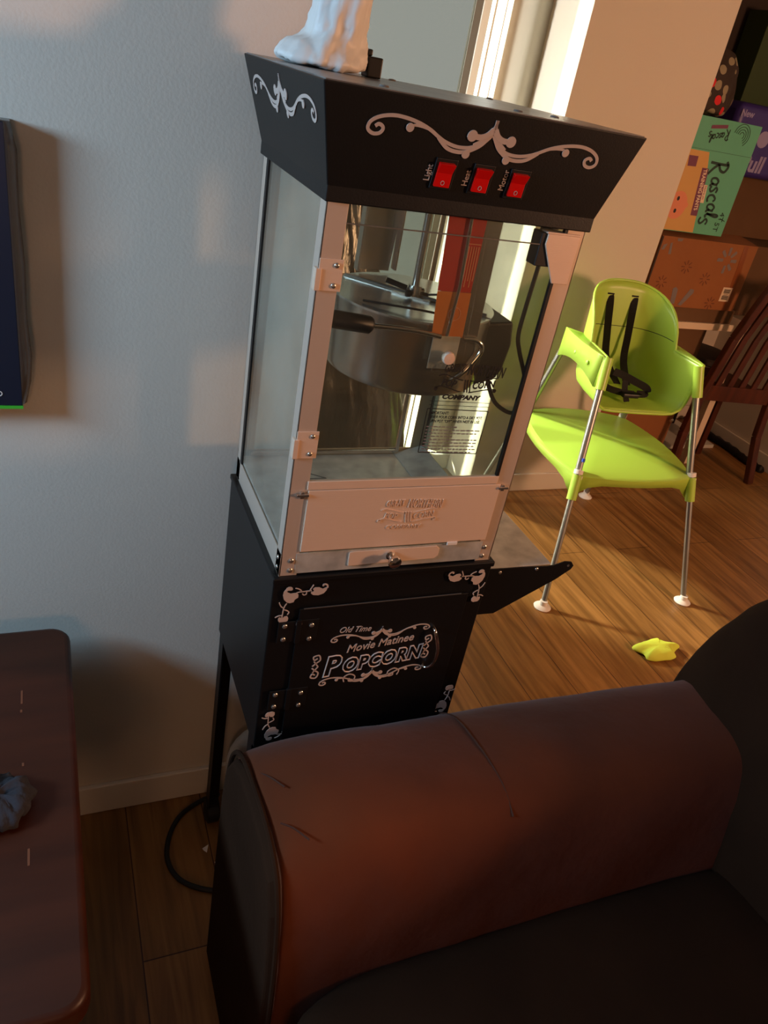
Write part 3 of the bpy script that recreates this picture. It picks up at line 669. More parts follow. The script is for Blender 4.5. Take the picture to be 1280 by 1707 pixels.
part('piping', MB().tube([v+V((-.002, 0, .001)) for v in ring(-.040, .985, 0, .0)][1:-1], .0042, 8, smooth=4), 'sofa_shade', sofa, smooth=True)
part('arm_seam', MB().tube([v for v in ring(.318, 1.030)][3:10], .0016, 8, smooth=4), 'thread', sofa, smooth=True)
for a, b in (((-.032, -.125, .660), (-.005, -.178, .684)), ((-.025, -.232, .681), (.005, -.268, .684))):
    part('arm_tuck', MB().tube([a, ((a[0]+b[0])/2, (a[1]+b[1])/2+.006, (a[2]+b[2])/2-.001), b], .0013, 8, smooth=4), 'thread', sofa, smooth=True)
def cushion(x0, x1, y0, y1, z0, z1, bul=.03, n=7, rr=.06):
    """soft box: rounded superellipsoid"""
    mb = MB(); cx, cy, cz = (x0+x1)/2, (y0+y1)/2, (z0+z1)/2; a, b, c = (x1-x0)/2, (y1-y0)/2, (z1-z0)/2
    def sp(w, e): return math.copysign(abs(w)**e, w)
    rs = []
    for i in range(1, 16):
        ph = -PI/2+PI*i/16; e = .35
        rs.append([V((cx+a*sp(math.cos(ph), e)*sp(math.cos(t), e), cy+b*sp(math.cos(ph), e)*sp(math.sin(t), e), cz+c*sp(math.sin(ph), e))) for t in [2*PI*k/40 for k in range(40)]])
    return mb.rings(rs)
o = part('seat_cushion', cushion(-.06, .93, -1.02, -.325, .28, .475), 'sofa_shade', sofa, smooth='all'); noise_mesh(o, .014, .14)
o = part('seat_cushion', cushion(-.06, .93, -1.74, -1.03, .28, .475), 'sofa_shade', sofa, smooth='all')
part('sofa_base', MB().box(-.03, 1.15, -1.78, -.02, .05, .30), 'sofa_shade', sofa, bevel=.02)
# backrest: crest line rises from the arm towards the viewer
bk = MB(); rs = []
for y, zt, xf in ((-.005, .60, .915), (-.022, .70, .885), (-.050, .80, .868), (-.10, .885, .858), (-.17, .93, .85), (-.30, .95, .85), (-.55, .95, .85), (-.95, .95, .85), (-1.70, .94, .86), (-1.78, .80, .90)):
    bl = .085*min(1, max(0, (-.05-y)/.15))
    rs.append([V((xf-bl, y, .35)), V((xf-bl, y, (.35+zt)/2)), V((xf+.005, y, zt-.09)), V((xf+.05, y, zt-.015)), V((xf+.13, y, zt)), V((xf+.21, y, zt-.03)), V((xf+.26, y, zt-.12)), V((xf+.28, y, .35)), V((xf+.28, y, .05)), V((xf, y, .05))])
bk.rings(rs)
o = part('backrest', bk, 'sofa_shade', sofa, smooth='all', subsurf=2); noise_mesh(o, .02, .15)

# ================================================================== LOW TABLE at lower left
tb = root('coffee_table', (-.60, 0, 0), 'dark brown wooden table with rounded corners in the lower left corner', 'table')
def rrect(x0, x1, y0, y1, r, n=6):
    pts = []
    for cx, cy, a0 in ((x1-r, y1-r, 0), (x0+r, y1-r, 90), (x0+r, y0+r, 180), (x1-r, y0+r, 270)):
        pts += [(cx+r*math.cos(math.radians(a0+90*i/n)), cy+r*math.sin(math.radians(a0+90*i/n))) for i in range(n+1)]
    return pts
TZ = Frame((0, 0, .6), (1, 0, 0), (0, 1, 0))
part('table_top', MB().prism(TZ, rrect(-.95, -.274, -.365, .325, .035), -.045, 0), 'dwood', tb, bevel=.010, smooth=True, seg=4)
part('apron', MB().box(-.92, -.305, -.33, .29, .47, .555), 'dwood', tb, bevel=.004)
for x in (-.90, -.345):
    for y in (-.31, .25): part('leg', MB().box(x, x+.04, y, y+.04, 0, .5), 'dwood', tb, bevel=.004)
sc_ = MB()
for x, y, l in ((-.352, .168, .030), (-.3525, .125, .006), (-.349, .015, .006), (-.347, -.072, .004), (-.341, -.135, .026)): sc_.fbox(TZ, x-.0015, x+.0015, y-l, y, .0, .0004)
part('table_marks', sc_, 'brownink', tb)  # short lighter strips on the table top
o = thing('fuzzy_cloth', MB().lathe((-.383, -.060, .601), [(.040, 0), (.050, .008), (.048, .02), (.035, .032), (0, .038)], 32), 'fuzz', 'dark grey fuzzy cloth bundle lying on the wooden table', 'cloth', smooth='all', subsurf=1)
noise_mesh(o, .03, .015)

# ================================================================== PANEL on the left wall
pn = root('wall_poster', (-.5, .36, 1.03), 'dark navy board with a green lower edge on the wall at far left', 'display board')
part('board', MB().box(-.95, -.3265, .340, .347, 1.033, 1.4325), 'navy', pn, bevel=.001)
part('wrap_edge', MB().rings([[V((-.3262+dx*.3, .340, z)), V((-.316+dx*1.6, .352, z)), V((-.3175+dx*1.6, .378, z)), V((-.36, .378, z)), V((-.36, .348, z))] for z, dx in ((1.034, -.003), (1.07, .002), (1.11, .004), (1.17, .002), (1.25, .003), (1.33, .001), (1.40, .002), (1.4325, -.002))]), 'film', pn, smooth='all')
part('green_line', MB().box(-.95, -.3262, .3385, .342, 1.0285, 1.033), 'lime', pn)
PF = Frame((0, .3395, 0), (1, 0, 0), (0, 0, 1))
part('letter', text_mb('D', .0125, PF.sub(-.3625, 1.0490), bold=.0001), 'cap', pn)

# ================================================================== HIGHCHAIR
hc = root('highchair', (1.66, 1.24, 0), 'lime green plastic highchair with silver tube legs and black harness', 'highchair')
FEET = [V((1.308, .895, 0)), V((1.916, .838, 0)), V((1.990, 1.621, 0)), V((1.400, 1.650, 0))]
MID = [V((1.402, 1.050, .46)), V((1.885, 1.005, .46)), V((1.938, 1.512, .46)), V((1.490, 1.570, .46))]
TOPS = [V((1.478, 1.180, .835)), V((1.850, 1.135, .835)), V((1.895, 1.425, .80)), V((1.520, 1.480, .80))]
for i in range(4):
    lg = MB().tube([FEET[i]+V((0, 0, .012)), MID[i]], .0105, 16).tube([MID[i]-V((0, 0, .03)), TOPS[i]], .0125, 16)
    l = part('leg', lg, 'alutube', hc, smooth=True)
    part('foot', MB().lathe(FEET[i], [(.030, 0), (.032, .004), (.027, .009), (.015, .014), (.014, .03), (0, .03)], 28), 'cap', l, smooth=True, label='white round foot')
    d = (MID[i]-FEET[i]).normalized()
    part('clamp', MB().tube([MID[i]+d*.001, MID[i]+d*.016], .0165, 16).tube([MID[i]+V((.006, -.014, -.03)), MID[i]+V((.006, -.014, 0))], .005, 8), 'cap', l, smooth=True, label='white leg clamp')
part('height_button', MB().tube([FEET[0].lerp(MID[0], 1.10)+V((-.001, -.011, 0)), FEET[0].lerp(MID[0], 1.125)+V((-.001, -.011, 0))], .006, 10), 'blue', hc, smooth=True)
# tray platform with bowed rim
def bow(a, b, k, n=10):
    c = (a+b)/2; out = []
    ctr = sum(MID, V((0, 0, 0)))/4
    nrm = (c-ctr); nrm.z = 0; nrm.normalize()
    for i in range(n):
        t = i/n; p = a.lerp(b, t); out.append((p+nrm*(k*4*t*(1-t)), t))
    return out
top_, bot_ = [], []
for i, k in enumerate((.035, .045, .05, .045)):
    for p, t in bow(MID[i], MID[(i+1) % 4], k):
        top_.append(V((p.x, p.y, .462))); bot_.append(V((p.x, p.y, .462-.030-.060*abs(2*t-1)**6)))
ctr = sum(top_, V((0, 0, 0)))/len(top_)
mid_ = [ctr+(p-ctr)*1.012-V((0, 0, .006)) for p in top_]
bot2 = [ctr+(V((p.x, p.y, ctr.z))-ctr)*1.018+V((0, 0, p.z-ctr.z)) for p in bot_]
pl = MB(); n = len(top_)
inn = [ctr+(p-ctr)*.985 for p in top_]
pl.rings([bot2, mid_, inn], cap=False)
k = len(pl.v); pl.v.append(ctr+V((0, 0, .001)))
pl.f += [[2*n+i, 2*n+(i+1) % n, k] for i in range(n)]
part('tray_platform', pl, 'green', hc, smooth=True, solid=.005)
for i in range(4):
    d = (MID[i]-FEET[i]).normalized()
    part('sleeve', MB().tube([MID[i]-d*.092, MID[i]-d*.002], .0175, 16), 'green', hc, smooth=True)
# tub: side contour sampled around a U, arm height at the sides and an arch at the back
NU, NV = 44, 12
def upath(t):
    # t 0..1 : left front -> back -> right front, local (x right, y back), width and depth before scaling
    wF, wB, dep, r = .185, .165, .285, .11
    L1 = dep-r; L2 = PI/2*r; L3 = 2*(wB-r); tot = 2*L1+2*L2+L3; s = t*tot
    def sidew(y): return wF+(wB-wF)*(y/(dep-r))
    if s < L1: return V((-sidew(s), s, 0))
    s -= L1
    if s < L2: a = s/r; return V((-(wB-r)-r*math.cos(a), dep-r+r*math.sin(a), 0))
    s -= L2
    if s < L3: return V((-(wB-r)+s, dep, 0))
    s -= L3
    if s < L2: a = s/r; return V(((wB-r)+r*math.sin(a), dep-r+r*math.cos(a), 0))
    s -= L2
    return V((sidew(L1-s), L1-s, 0))
EX = (TOPS[1]-TOPS[0]); EX.z = 0; EX.normalize(); EY = V((-EX.y, EX.x, 0))
OR = V(((TOPS[0].x+TOPS[1].x)/2, (TOPS[0].y+TOPS[1].y)/2, 0)) + EY*(-.005)
ZB, ZA, ZT = .655, .845, 1.035
def ztop(t):
    d = abs(t-.5)/.31
    return ZA + ((ZT-ZA)*math.sqrt(max(0, 1-d**2.2)) if d < 1 else 0)
def tubp(t, s):
    p = upath(t); z = ZB+(ztop(t)-ZB)*s
    h = z-ZB
    f = 1.0
    if h < .075: f = 1-.22*(1-math.sqrt(max(0, 1-(1-h/.075)**2)))
    cx, cy = 0, .13
    q = V((cx+(p.x-cx)*f, (cy+(p.y-cy)*f) if p.y > cy else p.y, 0))
    back = max(0, q.y-.10)/.18*h*.12   # recline
    flare = 1+.06*h/.19 if h < .19 else 1.06
    return OR + EX*(q.x*flare) + EY*(q.y+back) + V((0, 0, z))
tub = MB(); 
for j in range(NV+1):
    for i in range(NU+1): tub.v.append(tubp(i/NU, j/NV if j else 0))
for j in range(NV):
    for i in range(NU): a = j*(NU+1)+i; tub.f.append([a, a+1, a+NU+2, a+NU+1])
h_ = NU//2   # floor strip between left and right halves
for i in range(h_):
    a, b = i, NU-i
    if a+1 < b-1: tub.f.append([a, a+1, b-1, b])
    elif a+1 == b-1: tub.f.append([a, a+1, b])
# merge doubles is not needed: floor shares ring 0
seat = part('seat_shell', tub, 'green', hc, smooth='all', solid=.006)
rim = [tubp(0, j/NV) for j in range(0, NV+1)]
rim2 = [tubp(i/NU, 1) for i in range(NU+1)]
rim3 = [tubp(1, j/NV) for j in range(NV, -1, -1)]
low = [tubp(1, 0).lerp(tubp(0, 0), k/8)+V((0, -.004*math.sin(PI*k/8), -.003)) for k in range(1, 8)]
part('shell_rim', MB().tube(rim[:-1]+rim2+rim3[1:]+low+[rim[0]], .0055, 10), 'green', hc, smooth=True)
fold = [tubp(i/40, 1) for i in range(0)]
fl = []
for i in range(9, 36):
    t_ = i/NU; s_ = min(1, (.870-ZB)/(ztop(t_)-ZB)); q = tubp(t_, s_); c_ = OR+EY*.1; c_.z = q.z; fl.append(q+(c_-q).normalized()*.0036)
part('fold_line', MB().tube(fl, .0012, 6), 'dgreen', seat)
# armrests: flat caps with outer skirts, joined to front sleeves
for s_, (fi, bi), sg in ((0, (0, 3), -1), (1, (1, 2), 1)):
    A_ = V((TOPS[fi].x, TOPS[fi].y, ZA)); B_ = V((TOPS[bi].x, TOPS[bi].y, ZA))
    out = (EX*sg)
    rg = []
    for k in range(9):
        t_ = k/8; p = A_.lerp(B_, t_); q = tubp((0+t_*.28) if s_ == 0 else (1-t_*.28), 1); q.z = ZA
        o1 = p+out*(.020+.012*math.sin(PI*t_)); drop = .075+.035*abs(2*t_-1)**2
        rg.append([q, o1, o1+V((0, 0, -.004)), o1+out*.003+V((0, 0, -drop))])
    m = MB().rings(rg, cap=False, closed=False)
    m.add([rg[0][0], rg[0][1], rg[0][3], rg[0][3]-out*.034, rg[0][0]-V((0, 0, .10))], [(0, 1, 2, 3, 4)])
    ar = part('armrest', m, 'green', hc, solid=.005, smooth=True)
    d = (TOPS[fi]-MID[fi]).normalized()
    part('sleeve', MB().tube([TOPS[fi]-d*.105, TOPS[fi]+d*.006], .0185, 16), 'green', hc, smooth=True)
    if s_ == 0:
        pg = MB()
        for t_ in (.22, .55): pg.lathe(A_.lerp(B_, t_)+out*(.030)+V((0, 0, -.048)), [(.008, 0), (.008, .007), (.004, .010), (0, .010)], 12, out)
        part('peg', pg, 'green', ar, smooth=True)
# harness
def on(t, s, off=.012):
    q = tubp(t, s); c_ = OR+EY*.08; c_.z = q.z; return q+(c_-q).normalized()*off
def ribbon3(pts, wdir, wd, th=.0016, tw=None):
    P = cr3([V(p) for p in pts], 6); n = len(P); mb = MB(); rs = []
    for i, p in enumerate(P):
        tg = (P[min(i+1, n-1)]-P[max(i-1, 0)]).normalized(); w_ = V(wdir); w_ = (w_-tg*w_.dot(tg)).normalized(); nn = tg.cross(w_)
        if tw:
            a = tw*math.sin(PI*i/(n-1)); w_, nn = w_*math.cos(a)+nn*math.sin(a), nn*math.cos(a)-w_*math.sin(a)
        rs.append([p+w_*wd/2+nn*th/2, p-w_*wd/2+nn*th/2, p-w_*wd/2-nn*th/2, p+w_*wd/2-nn*th/2])
    return mb.rings(rs)
c0 = OR+EY*.105+V((0, 0, ZB+.03))+EX*(-.02)
for t_, off in ((.435, -.03), (.560, .01)):
    part('harness_strap', ribbon3([on(t_, .86, .001), on(t_, .80, .010), on(t_, .5, .035), on(t_, .25, .06)+V((0, 0, .01)), c0+EX*off+V((0, 0, .03))], EX, .027, tw=.8), 'strap', hc)
    sl2 = MB(); q = on(t_, .87, .0035); sl2.tube([q-EX*.014, q+EX*.014], .003, 8); part('strap_slot', sl2, 'strap', hc)
part('harness_strap', ribbon3([c0+EX*(-.06)+V((0, 0, .075)), c0+EX*(-.02)+V((0, 0, .065)), c0+EX*.04+EY*-.01+V((0, 0, .045)), c0+EX*.085+EY*-.02+V((0, 0, .028)), c0+EX*.088+EY*-.025+V((0, 0, .008)), c0+EX*.05+EY*-.02+V((0, 0, .004))], (0, 0, 1), .027), 'strap', hc)
part('harness_strap', ribbon3([c0+EX*(-.10)+V((0, 0, .06)), c0+EX*(-.08)+V((0, 0, .02)), c0+EX*(-.03)+EY*-.02+V((0, 0, .008)), c0+EX*.03+EY*-.03+V((0, 0, .006))], (0, 0, 1), .024), 'strap', hc)
part('crotch_strap', ribbon3([c0+EX*.0+EY*-.0+V((0, 0, .05)), c0+EY*-.02+EX*-.005+V((0, 0, .02)), c0+EY*-.05+V((0, 0, -.018))], EX, .024), 'strap', hc)
bf = Frame(c0+EX*.01+EY*-.035+V((0, 0, .004)), EX, EY)
part('buckle', MB().fbox(bf, -.032, .035, -.016, .016, -.008, .008).fbox(bf.sub(.035, 0, .3), -.005, .02, -.012, .012, -.005, .006), 'blkp', hc, bevel=.004)

# cloth on the floor
o = thing('cloth_scrap', MB().rings([[V((1.60+rx*math.cos(a*PI/12)+.02*math.cos(a), .60+ry*math.sin(a*PI/12), z)) for a in range(24)] for z, rx, ry in ((.001, .085, .05), (.012, .09, .052), (.028, .07, .04), (.036, .03, .02))]), 'yel', 'crumpled yellow-green cloth on the floor behind the sofa arm', 'cloth', smooth='all', subsurf=2)
noise_mesh(o, .010, .05)

# ================================================================== RIGHT BACKGROUND : desk, boxes, chair
desk = root('desk', (2.38, 2.15, 0), 'white-edged desk carrying the stacked boxes, behind the highchair', 'desk')
part('desk_top', MB().box(2.02, 2.90, 1.885, 2.46, .742, .774), 'cream', desk, bevel=.002)
ped = part('drawer_pedestal', MB().box(2.02, 2.655, 1.93, 2.44, .02, .742), 'cardd', desk, bevel=.003)
ped.location = (0, 0, 0)
part('pedestal_door', MB().box(2.03, 2.645, 1.915, 1.93, .06, .40), 'card', ped, bevel=.003)
part('knob', MB().lathe((2.62, 1.915, .262), [(.005, 0), (.005, .012), (.012, .016), (.011, .022), (0, .024)], 18, (0, -1, 0)), 'screw', ped, smooth=True)
part('desk_leg', MB().box(2.84, 2.88, 1.91, 1.95, 0, .742), 'cream', desk)
part('desk_leg', MB().box(2.84, 2.88, 2.40, 2.44, 0, .742), 'cream', desk)
thing('cardboard_box', MB().box(2.05, 2.745, 1.895, 2.40, .775, .840), 'cardd', 'flat plain brown cardboard box lying on the desk under the printed shipping box', 'box', bevel=.003)
# printed shipping box
wbx = root('cardboard_box', (2.43, 2.05, .842), 'orange-brown shipping box printed with grey starburst marks and a white barcode label', 'box')
part('carton', MB().box(2.150, 2.712, 1.880, 2.25, .8415, 1.140), 'card', wbx, bevel=.003)
part('flap', MB().add([(2.150, 1.880, 1.140), (2.712, 1.880, 1.140), (2.700, 1.995, 1.160), (2.140, 1.995, 1.158)], [(0, 1, 2, 3)]), 'card', wbx, solid=.004)
part('side_void', MB().box(2.150, 2.158, 1.8785, 1.881, .90, 1.14), 'dark', wbx)
WF = Frame((0, 1.8795, 0), (1, 0, 0), (0, 0, 1))
part('tape', MB().prism(WF, [(2.628, 1.139), (2.655, 1.139), (2.662, 1.05), (2.680, .842), (2.640, .842), (2.632, 1.03)], 0, .0006), 'tape', wbx)
def spark(cx, cz, r, rw, skip=()):
    m = MB()
    for k in range(8):
        if k in skip: continue
        a = k*PI/4+PI/8*0+PI/2
        f = WF.sub(cx, cz, a)
        m.prism(f, [(r*.38, -rw*.6), (r*.42, -rw), (r*.95, -rw*1.2), (r, -rw*.5), (r, rw*.5), (r*.95, rw*1.2), (r*.42, rw), (r*.38, rw*.6)], 0, .0006)
    return m
part('starburst_print', spark(2.555, 1.068, .058, .0065, (3,)), 'bluegrey', wbx)
part('starburst_print', join(spark(2.335, .953, .10, .012, (0, 1, 2, 4, 6, 7)).__class__(), MB().prism(WF, [(2.306, .925), (2.322, .932), (2.336, .922), (2.344, .858), (2.320, .853)], 0, .0006), MB().prism(WF, [(2.408, .930), (2.430, .926), (2.432, .912), (2.386, .850), (2.366, .854)], 0, .0006)), 'bluegrey', wbx)
part('starburst_print', MB().prism(WF, [(2.205, 1.115), (2.215, 1.118), (2.226, 1.070), (2.212, 1.068)], 0, .0006).prism(WF, [(2.170, 1.105), (2.190, 1.112), (2.180, 1.085), (2.166, 1.085)], 0, .0006).prism(WF, [(2.235, 1.138), (2.268, 1.139), (2.262, 1.127), (2.240, 1.126)], 0, .0006), 'bluegrey', wbx)
for cx, cz in ((2.339, 1.023), (2.468, .978), (2.228, .948), (2.55, .872)):
    part('small_starburst', spark(cx, cz, .030, .0022), 'brownink', wbx)
lb = part('barcode_label', MB().fbox(WF, 2.598, 2.656, .885, .950, 0.0006, .0012), 'cream', wbx)
bc = MB()
for i in range(13):
    z = .8935+i*.0038
    if 4 < i < 8 : bc.fbox(WF, 2.612, 2.640, z, z+.0012, .0012, .0016)
    else: bc.fbox(WF, 2.608, 2.646, z, z+.0026, .0012, .0016)
part('barcode', bc, 'ink', lb)

# diaper box
rb = root('diaper_box', (2.33, 2.0, 1.17), 'mint green nappy box with amber panel and dark script lettering, on the shipping box', 'box')
part('carton', MB().box(2.100, 2.470, 1.881, 2.10, 1.165, 1.607), 'mint', rb, bevel=.002)
RF = Frame((2.14, 1.8805, 1.17), (1, 0, 0), (0, 0, 1))
part('amber_panel', MB().prism(RF, [(-.04, .313), (.1005, .3121), (.118, .26), (.132, .18), (.139, .12), (.152, .06), (.1639, -.002), (-.04, -.002)], 0, .0005), 'orange', rb)
LET = dict(R=[[(.15, 0), (.2, 1), (.2, 2.0)], [(-.1, 1.75), (.3, 2.05), (.85, 1.8), (.75, 1.3), (.25, 1.0)], [(.25, 1.0), (.6, .55), (1.25, .05)]],
    a=[[(.75, .85), (.4, 1.0), (.08, .6), (.15, .1), (.5, .05), (.78, .45)], [(.82, 1.0), (.78, .3), (1.0, .0)]],
    s=[[(.7, .9), (.35, 1.0), (.12, .75), (.45, .5), (.62, .22), (.35, .0), (.0, .12)]],
    c=[[(.75, .8), (.45, 1.0), (.08, .6), (.15, .15), (.5, .0), (.85, .15)]],
    l=[[(.1, .1), (.42, 1.3), (.32, 1.75), (.15, 1.4), (.2, .3), (.4, .0), (.6, .15)]])
WORD = (('R', .284, .128, .048), ('a', .224, .163, .040), ('s', .190, .172, .040), ('c', .158, .176, .042), ('a', .122, .190, .040), ('l', .086, .196, .040), ('s', .064, .172, .046))
rs_ = MB()
for ch, z_, x_, k_ in WORD:
    for P in LET[ch]: rs_.stroke(RF, [(x_+b*k_, z_-a*k_*.86) for a, b in P], .0105 if ch == 'R' else .0088, .0005, .0011, smooth=6)
part('script_lettering', rs_, 'dgreen', rb)
DN = -PI/2
part('banner', MB().prism(RF, [(.092, .252), (.128, .252), (.153, .066), (.117, .066)], .0005, .0010), 'purple', rb)
part('banner_lettering', text_mb('TRAINING PANTS', .026, RF.sub(.103, .247, DN+.135, .0010), sx=.78, bold=.0006), 'cream', rb)
part('premium_tag', MB().prism(RF, [(.133, .190), (.152, .190), (.163, .120), (.144, .120)], .0008, .0013), 'cream', rb)
part('premium_lettering', text_mb('PREMIUM', .014, RF.sub(.138, .187, DN+.135, .0013), sx=.95), 'purple', rb)
part('size_lettering', join(text_mb('4T', .036, RF.sub(.278, .094, DN, .0005)), text_mb('/', .045, RF.sub(.285, .070, DN, .0005)), text_mb('5T', .036, RF.sub(.268, .052, DN, .0005))), 'dgreen', rb)
part('purple_badge', MB().prism(RF, [(.004, .290), (.052, .291), (.056, .252), (.012, .250)], .0005, .0010), 'purple', rb)
fc = MB().disc(RF, .028, .098, .050, .0005, .0010, 24, .056).disc(RF, .074, .102, .012, .0003, .0008)
part('baby_face', fc, 'skin', rb)
part('face_details', MB().disc(RF, .0235, .1242, .007, .001, .0015, 12, .009).disc(RF, .0265, .0750, .007, .001, .0015, 12, .009), 'ink', rb)
part('fold_crease', MB().fbox(RF, -.04, .33, .3185, .3195, 0, .0005), 'dgreen', rb)
UPF = RF.sub(.160, .391, PI, .0005)
ur = MB()
for ch, z_, x_, k_ in WORD:
    for P in LET[ch]: ur.stroke(RF, [(.063+(z_-a*k_*.86-.03)*.42, .3915-(x_+b*k_-.16)*.42) for a, b in P], .0042, .0005, .0010, smooth=6)
part('flap_lettering', ur, 'dgreen', rb, label='upside-down script lettering on the flap')
part('flap_tag', MB().prism(RF, [(.066, .396), (.150, .407), (.148, .420), (.066, .409)], .0005, .0010), 'purple', rb)
hp = MB()
for r in (.012, .022, .032, .042):
    hp.stroke(RF, [(.235+r*math.cos(a*.5), .392+r*1.0*math.sin(a*.5)) for a in range(-2, 7)], .0022, .0005, .0010)
part('hand_print', hp, 'dgreen', rb)
# polka dot bag
pb = MB()
pb.rings([[V((2.20+rx*math.cos(a*PI/12)+.012*math.sin(a*2), 2.0+ry*math.sin(a*PI/12), z)) for a in range(24)] for z, rx, ry in ((1.609, .135, .08), (1.63, .15, .10), (1.70, .150, .09), (1.78, .135, .07), (1.83, .11, .05), (1.86, .06, .02))])
o = thing('gift_bag', pb, 'dots', 'dark polka dot cloth bag with grey and red dots, on top of the mint box', 'bag', smooth='all', subsurf=2)
noise_mesh(o, .03, .07)
# boxes further right
thing('cardboard_box', MB().box(2.775, 3.30, 2.06, 2.455, .775, 1.115), 'cardd', 'dull brown cardboard box on the desk right of the printed shipping box', 'box', bevel=.003)
thing('cardboard_box', MB().box(2.62, 3.30, 2.26, 2.455, 1.118, 1.395), 'cardd', 'olive-brown cardboard box under the purple pack, right of the mint box', 'box', bevel=.003)
pk = root('nappy_pack', (2.85, 2.25, 1.397), 'purple packet with pale lavender lettering on top of the olive-brown box', 'packet')
part('packet', MB().box(2.55, 3.25, 2.12, 2.44, 1.397, 1.69), 'violet', pk, bevel=.03, seg=4, smooth=True)
KF = Frame((2.70, 2.1195, 1.43), (1, 0, 0), (0, 0, 1))
part('packet_lettering', text_mb('Pull', .095, Frame((2.66, 2.1195, 1.425), (1, 0, 0), (0, 0, 1)), bold=.003, shear=.1), 'lav', pk)
part('packet_lettering', text_mb('New', .038, KF.sub(-.14, .205), bold=.001), 'lav', pk)
part('packet_picture', MB().disc(KF, .04, .130, .035), 'lav', pk)
thing('green_board', MB().box(2.70, 3.28, 2.30, 2.44, 1.693, 2.05), 'olive', 'dark green flat box standing on the purple packet at the right edge', 'box', bevel=.003)
thing('dark_cabinet', MB().box(2.00, 3.32, 2.462, 2.479, .78, 2.40), 'dark', 'dark brown board standing behind the boxes on the desk', 'panel')

# dining chair
dc = root('dining_chair', (2.83, 1.85, 0), 'reddish brown slat-back wooden dining chair at the desk, right of the highchair', 'chair')
def bar(p0, p1, w, d):
    p0, p1 = V(p0), V(p1); t_ = (p1-p0).normalized(); a = V((1, 0, 0)); a = (a-t_*a.dot(t_)).normalized(); b = t_.cross(a)
    return MB().add([p+a*sx*w/2+b*sy*d/2 for p in (p0, p1) for sx in (-1, 1) for sy in (-1, 1)], [(0,1,3,2),(4,6,7,5),(0,4,5,1),(2,3,7,6),(0,2,6,4),(1,5,7,3)])
def bars(pts, w, d):
    m = MB()
    for a, b in zip(pts[:-1], pts[1:]): q = bar(a, b, w, d); m.add(q.v, q.f)
    return m
Lp = [(2.60, 1.76, 0), (2.625, 1.80, .25), (2.64, 1.80, .45), (2.66, 1.76, .75), (2.68, 1.68, 1.05)]
Rp = [(3.085, 1.68, 0), (3.055, 1.73, .25), (3.04, 1.74, .45), (3.03, 1.70, .75), (3.02, 1.62, 1.05)]
part('rear_leg', bars(Lp, .038, .034), 'wood', dc, bevel=.004); part('rear_leg', bars(Rp, .038, .034), 'wood', dc, bevel=.004)
def L_(t_, z):
    def s(P):
        for a, b in zip(P[:-1], P[1:]):
            if a[2] <= z <= b[2]: return V(a).lerp(V(b), (z-a[2])/(b[2]-a[2]))
    return s(Lp).lerp(s(Rp), t_)
part('back_rail', bar(L_(0, .46), L_(1, .46), .09, .022) if False else MB().add([L_(t_, z)+V((0, dy, 0)) for t_ in (0, 1) for z in (.425, .505) for dy in (-.011, .011)], [(0,1,3,2),(4,6,7,5),(0,4,5,1),(2,3,7,6),(0,2,6,4),(1,5,7,3)]), 'wood', dc, bevel=.003)
part('top_rail', MB().add([L_(t_, z)+V((0, dy, 0)) for t_ in (0, 1) for z in (.97, 1.04) for dy in (-.011, .011)], [(0,1,3,2),(4,6,7,5),(0,4,5,1),(2,3,7,6),(0,2,6,4),(1,5,7,3)]), 'wood', dc, bevel=.003)
for k_ in range(5):
    t_ = .15+.175*k_
    part('slat', bars([L_(t_, .50), L_(t_, .75), L_(t_, .98)], .036, .012), 'wood', dc, bevel=.002)
part('seat', MB().prism(Frame((0, 0, .465), (1, 0, 0), (0, 1, 0)), [(2.665, 1.80), (3.04, 1.745), (3.07, 2.05), (3.0, 2.13), (2.85, 2.16), (2.74, 2.16), (2.68, 2.10)], -.03, 0), 'wood', dc, bevel=.006)
part('front_leg', bars([(2.69, 2.08, 0), (2.69, 2.08, .44)], .036, .036), 'wood', dc); part('front_leg', bars([(3.03, 2.03, 0), (3.03, 2.03, .44)], .036, .036), 'wood', dc)
st = root('stool', (3.02, 2.28, 0), 'dark round-topped stool under the desk behind the dining chair', 'stool')
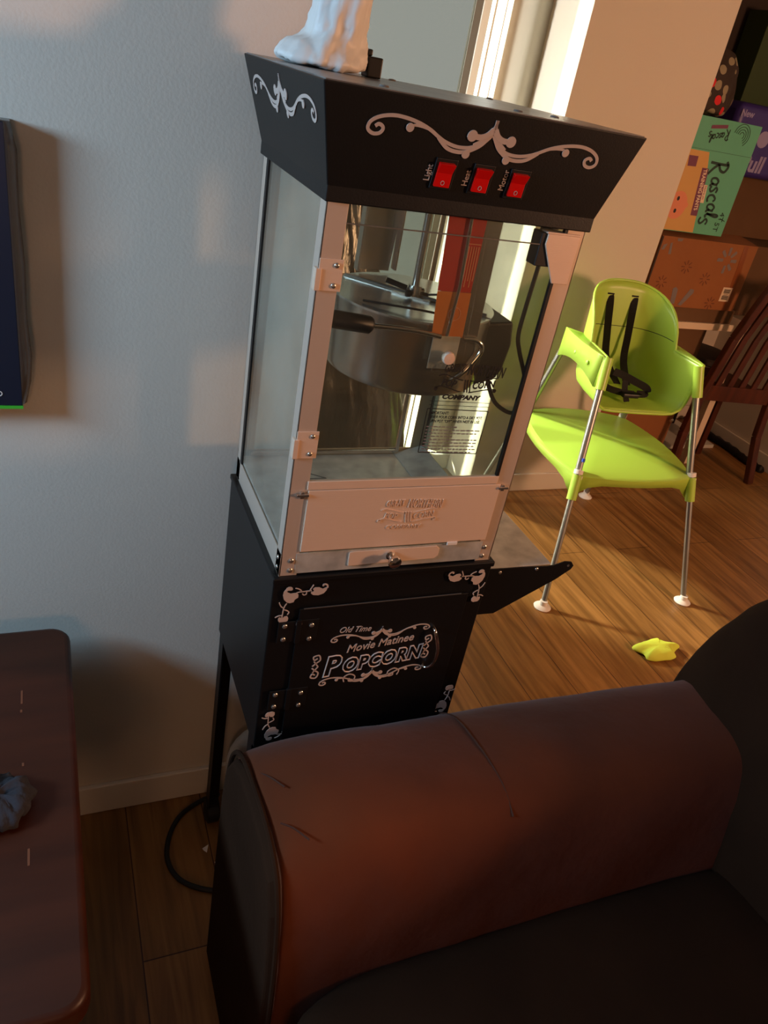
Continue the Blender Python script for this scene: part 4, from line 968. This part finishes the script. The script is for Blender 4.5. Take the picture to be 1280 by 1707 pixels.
part('stool_top', MB().lathe((3.02, 2.28, .47), [(.17, 0), (.18, .01), (.18, .03), (.17, .04), (0, .042)], 32), 'dark', st, smooth=True)
for a in range(4):
    part('leg', MB().cyl((3.02+.15*math.cos(a*PI/2+.7), 2.28+.15*math.sin(a*PI/2+.7), 0), (3.02+.10*math.cos(a*PI/2+.7), 2.28+.10*math.sin(a*PI/2+.7), .475), .014), 'dark', st, smooth=True)
rc = MB().tube([(3.28, 2.42, .02), (3.27, 2.25, .022), (3.285, 2.05, .02), (3.27, 1.90, .02), (3.275, 1.78, .02)], .020, 12, smooth=8)
o = thing('black_garland', rc, 'rubber', 'ragged black cord lying along the right-hand baseboard', 'cord', smooth='all'); noise_mesh(o, .03, .02)

# ================================================================== behind the cart leg
cd = MB().tube([(.030, .310, .06), (.026, .330, .02), (.006, .345, .0055), (-.050, .315, .0055), (-.084, .265, .0055), (-.096, .205, .0055), (-.075, .150, .0055), (-.019, .112, .0055), (.06, .09, .0055)], .0055, 12, smooth=10)
cd.tube([(.062, .265, .0165), (.060, .263, .08), (.058, .262, .15), (.056, .264, .20)], [.016, .020, .017, .008], 12, smooth=4)
thing('extension_cord', cd, 'rubber', 'black cord looped on the dark floor around the rear leg of the cart', 'cord', smooth=True)
wb2 = MB().rings([[V((.112+rx*math.cos(a*PI/12), .335+.024*math.sin(a*PI/12), z)) for a in range(24)] for z, rx in ((.001, .03), (.04, .05), (.09, .065), (.16, .065), (.20, .050), (.225, .02))])
o = thing('plastic_bag', wb2, 'wbag', 'white plastic bag slumped behind the cart by the left baseboard', 'bag', smooth='all', subsurf=1)
sc2 = [(-.018, .218), (.002, .178)]
for i, (x, y) in enumerate(sc2):
    thing('paper_scrap', MB().add([(x, y, .002), (x+.014, y+.004, .006), (x+.008, y-.012, .002), (x+.001, y-.008, .007)], [(0, 1, 2), (0, 2, 3)]), 'cap', ('tiny white paper scrap on the dark floor, nearer the cart leg', 'tiny white paper scrap on the dark floor, nearer the sofa arm')[i], 'paper', solid=.001)
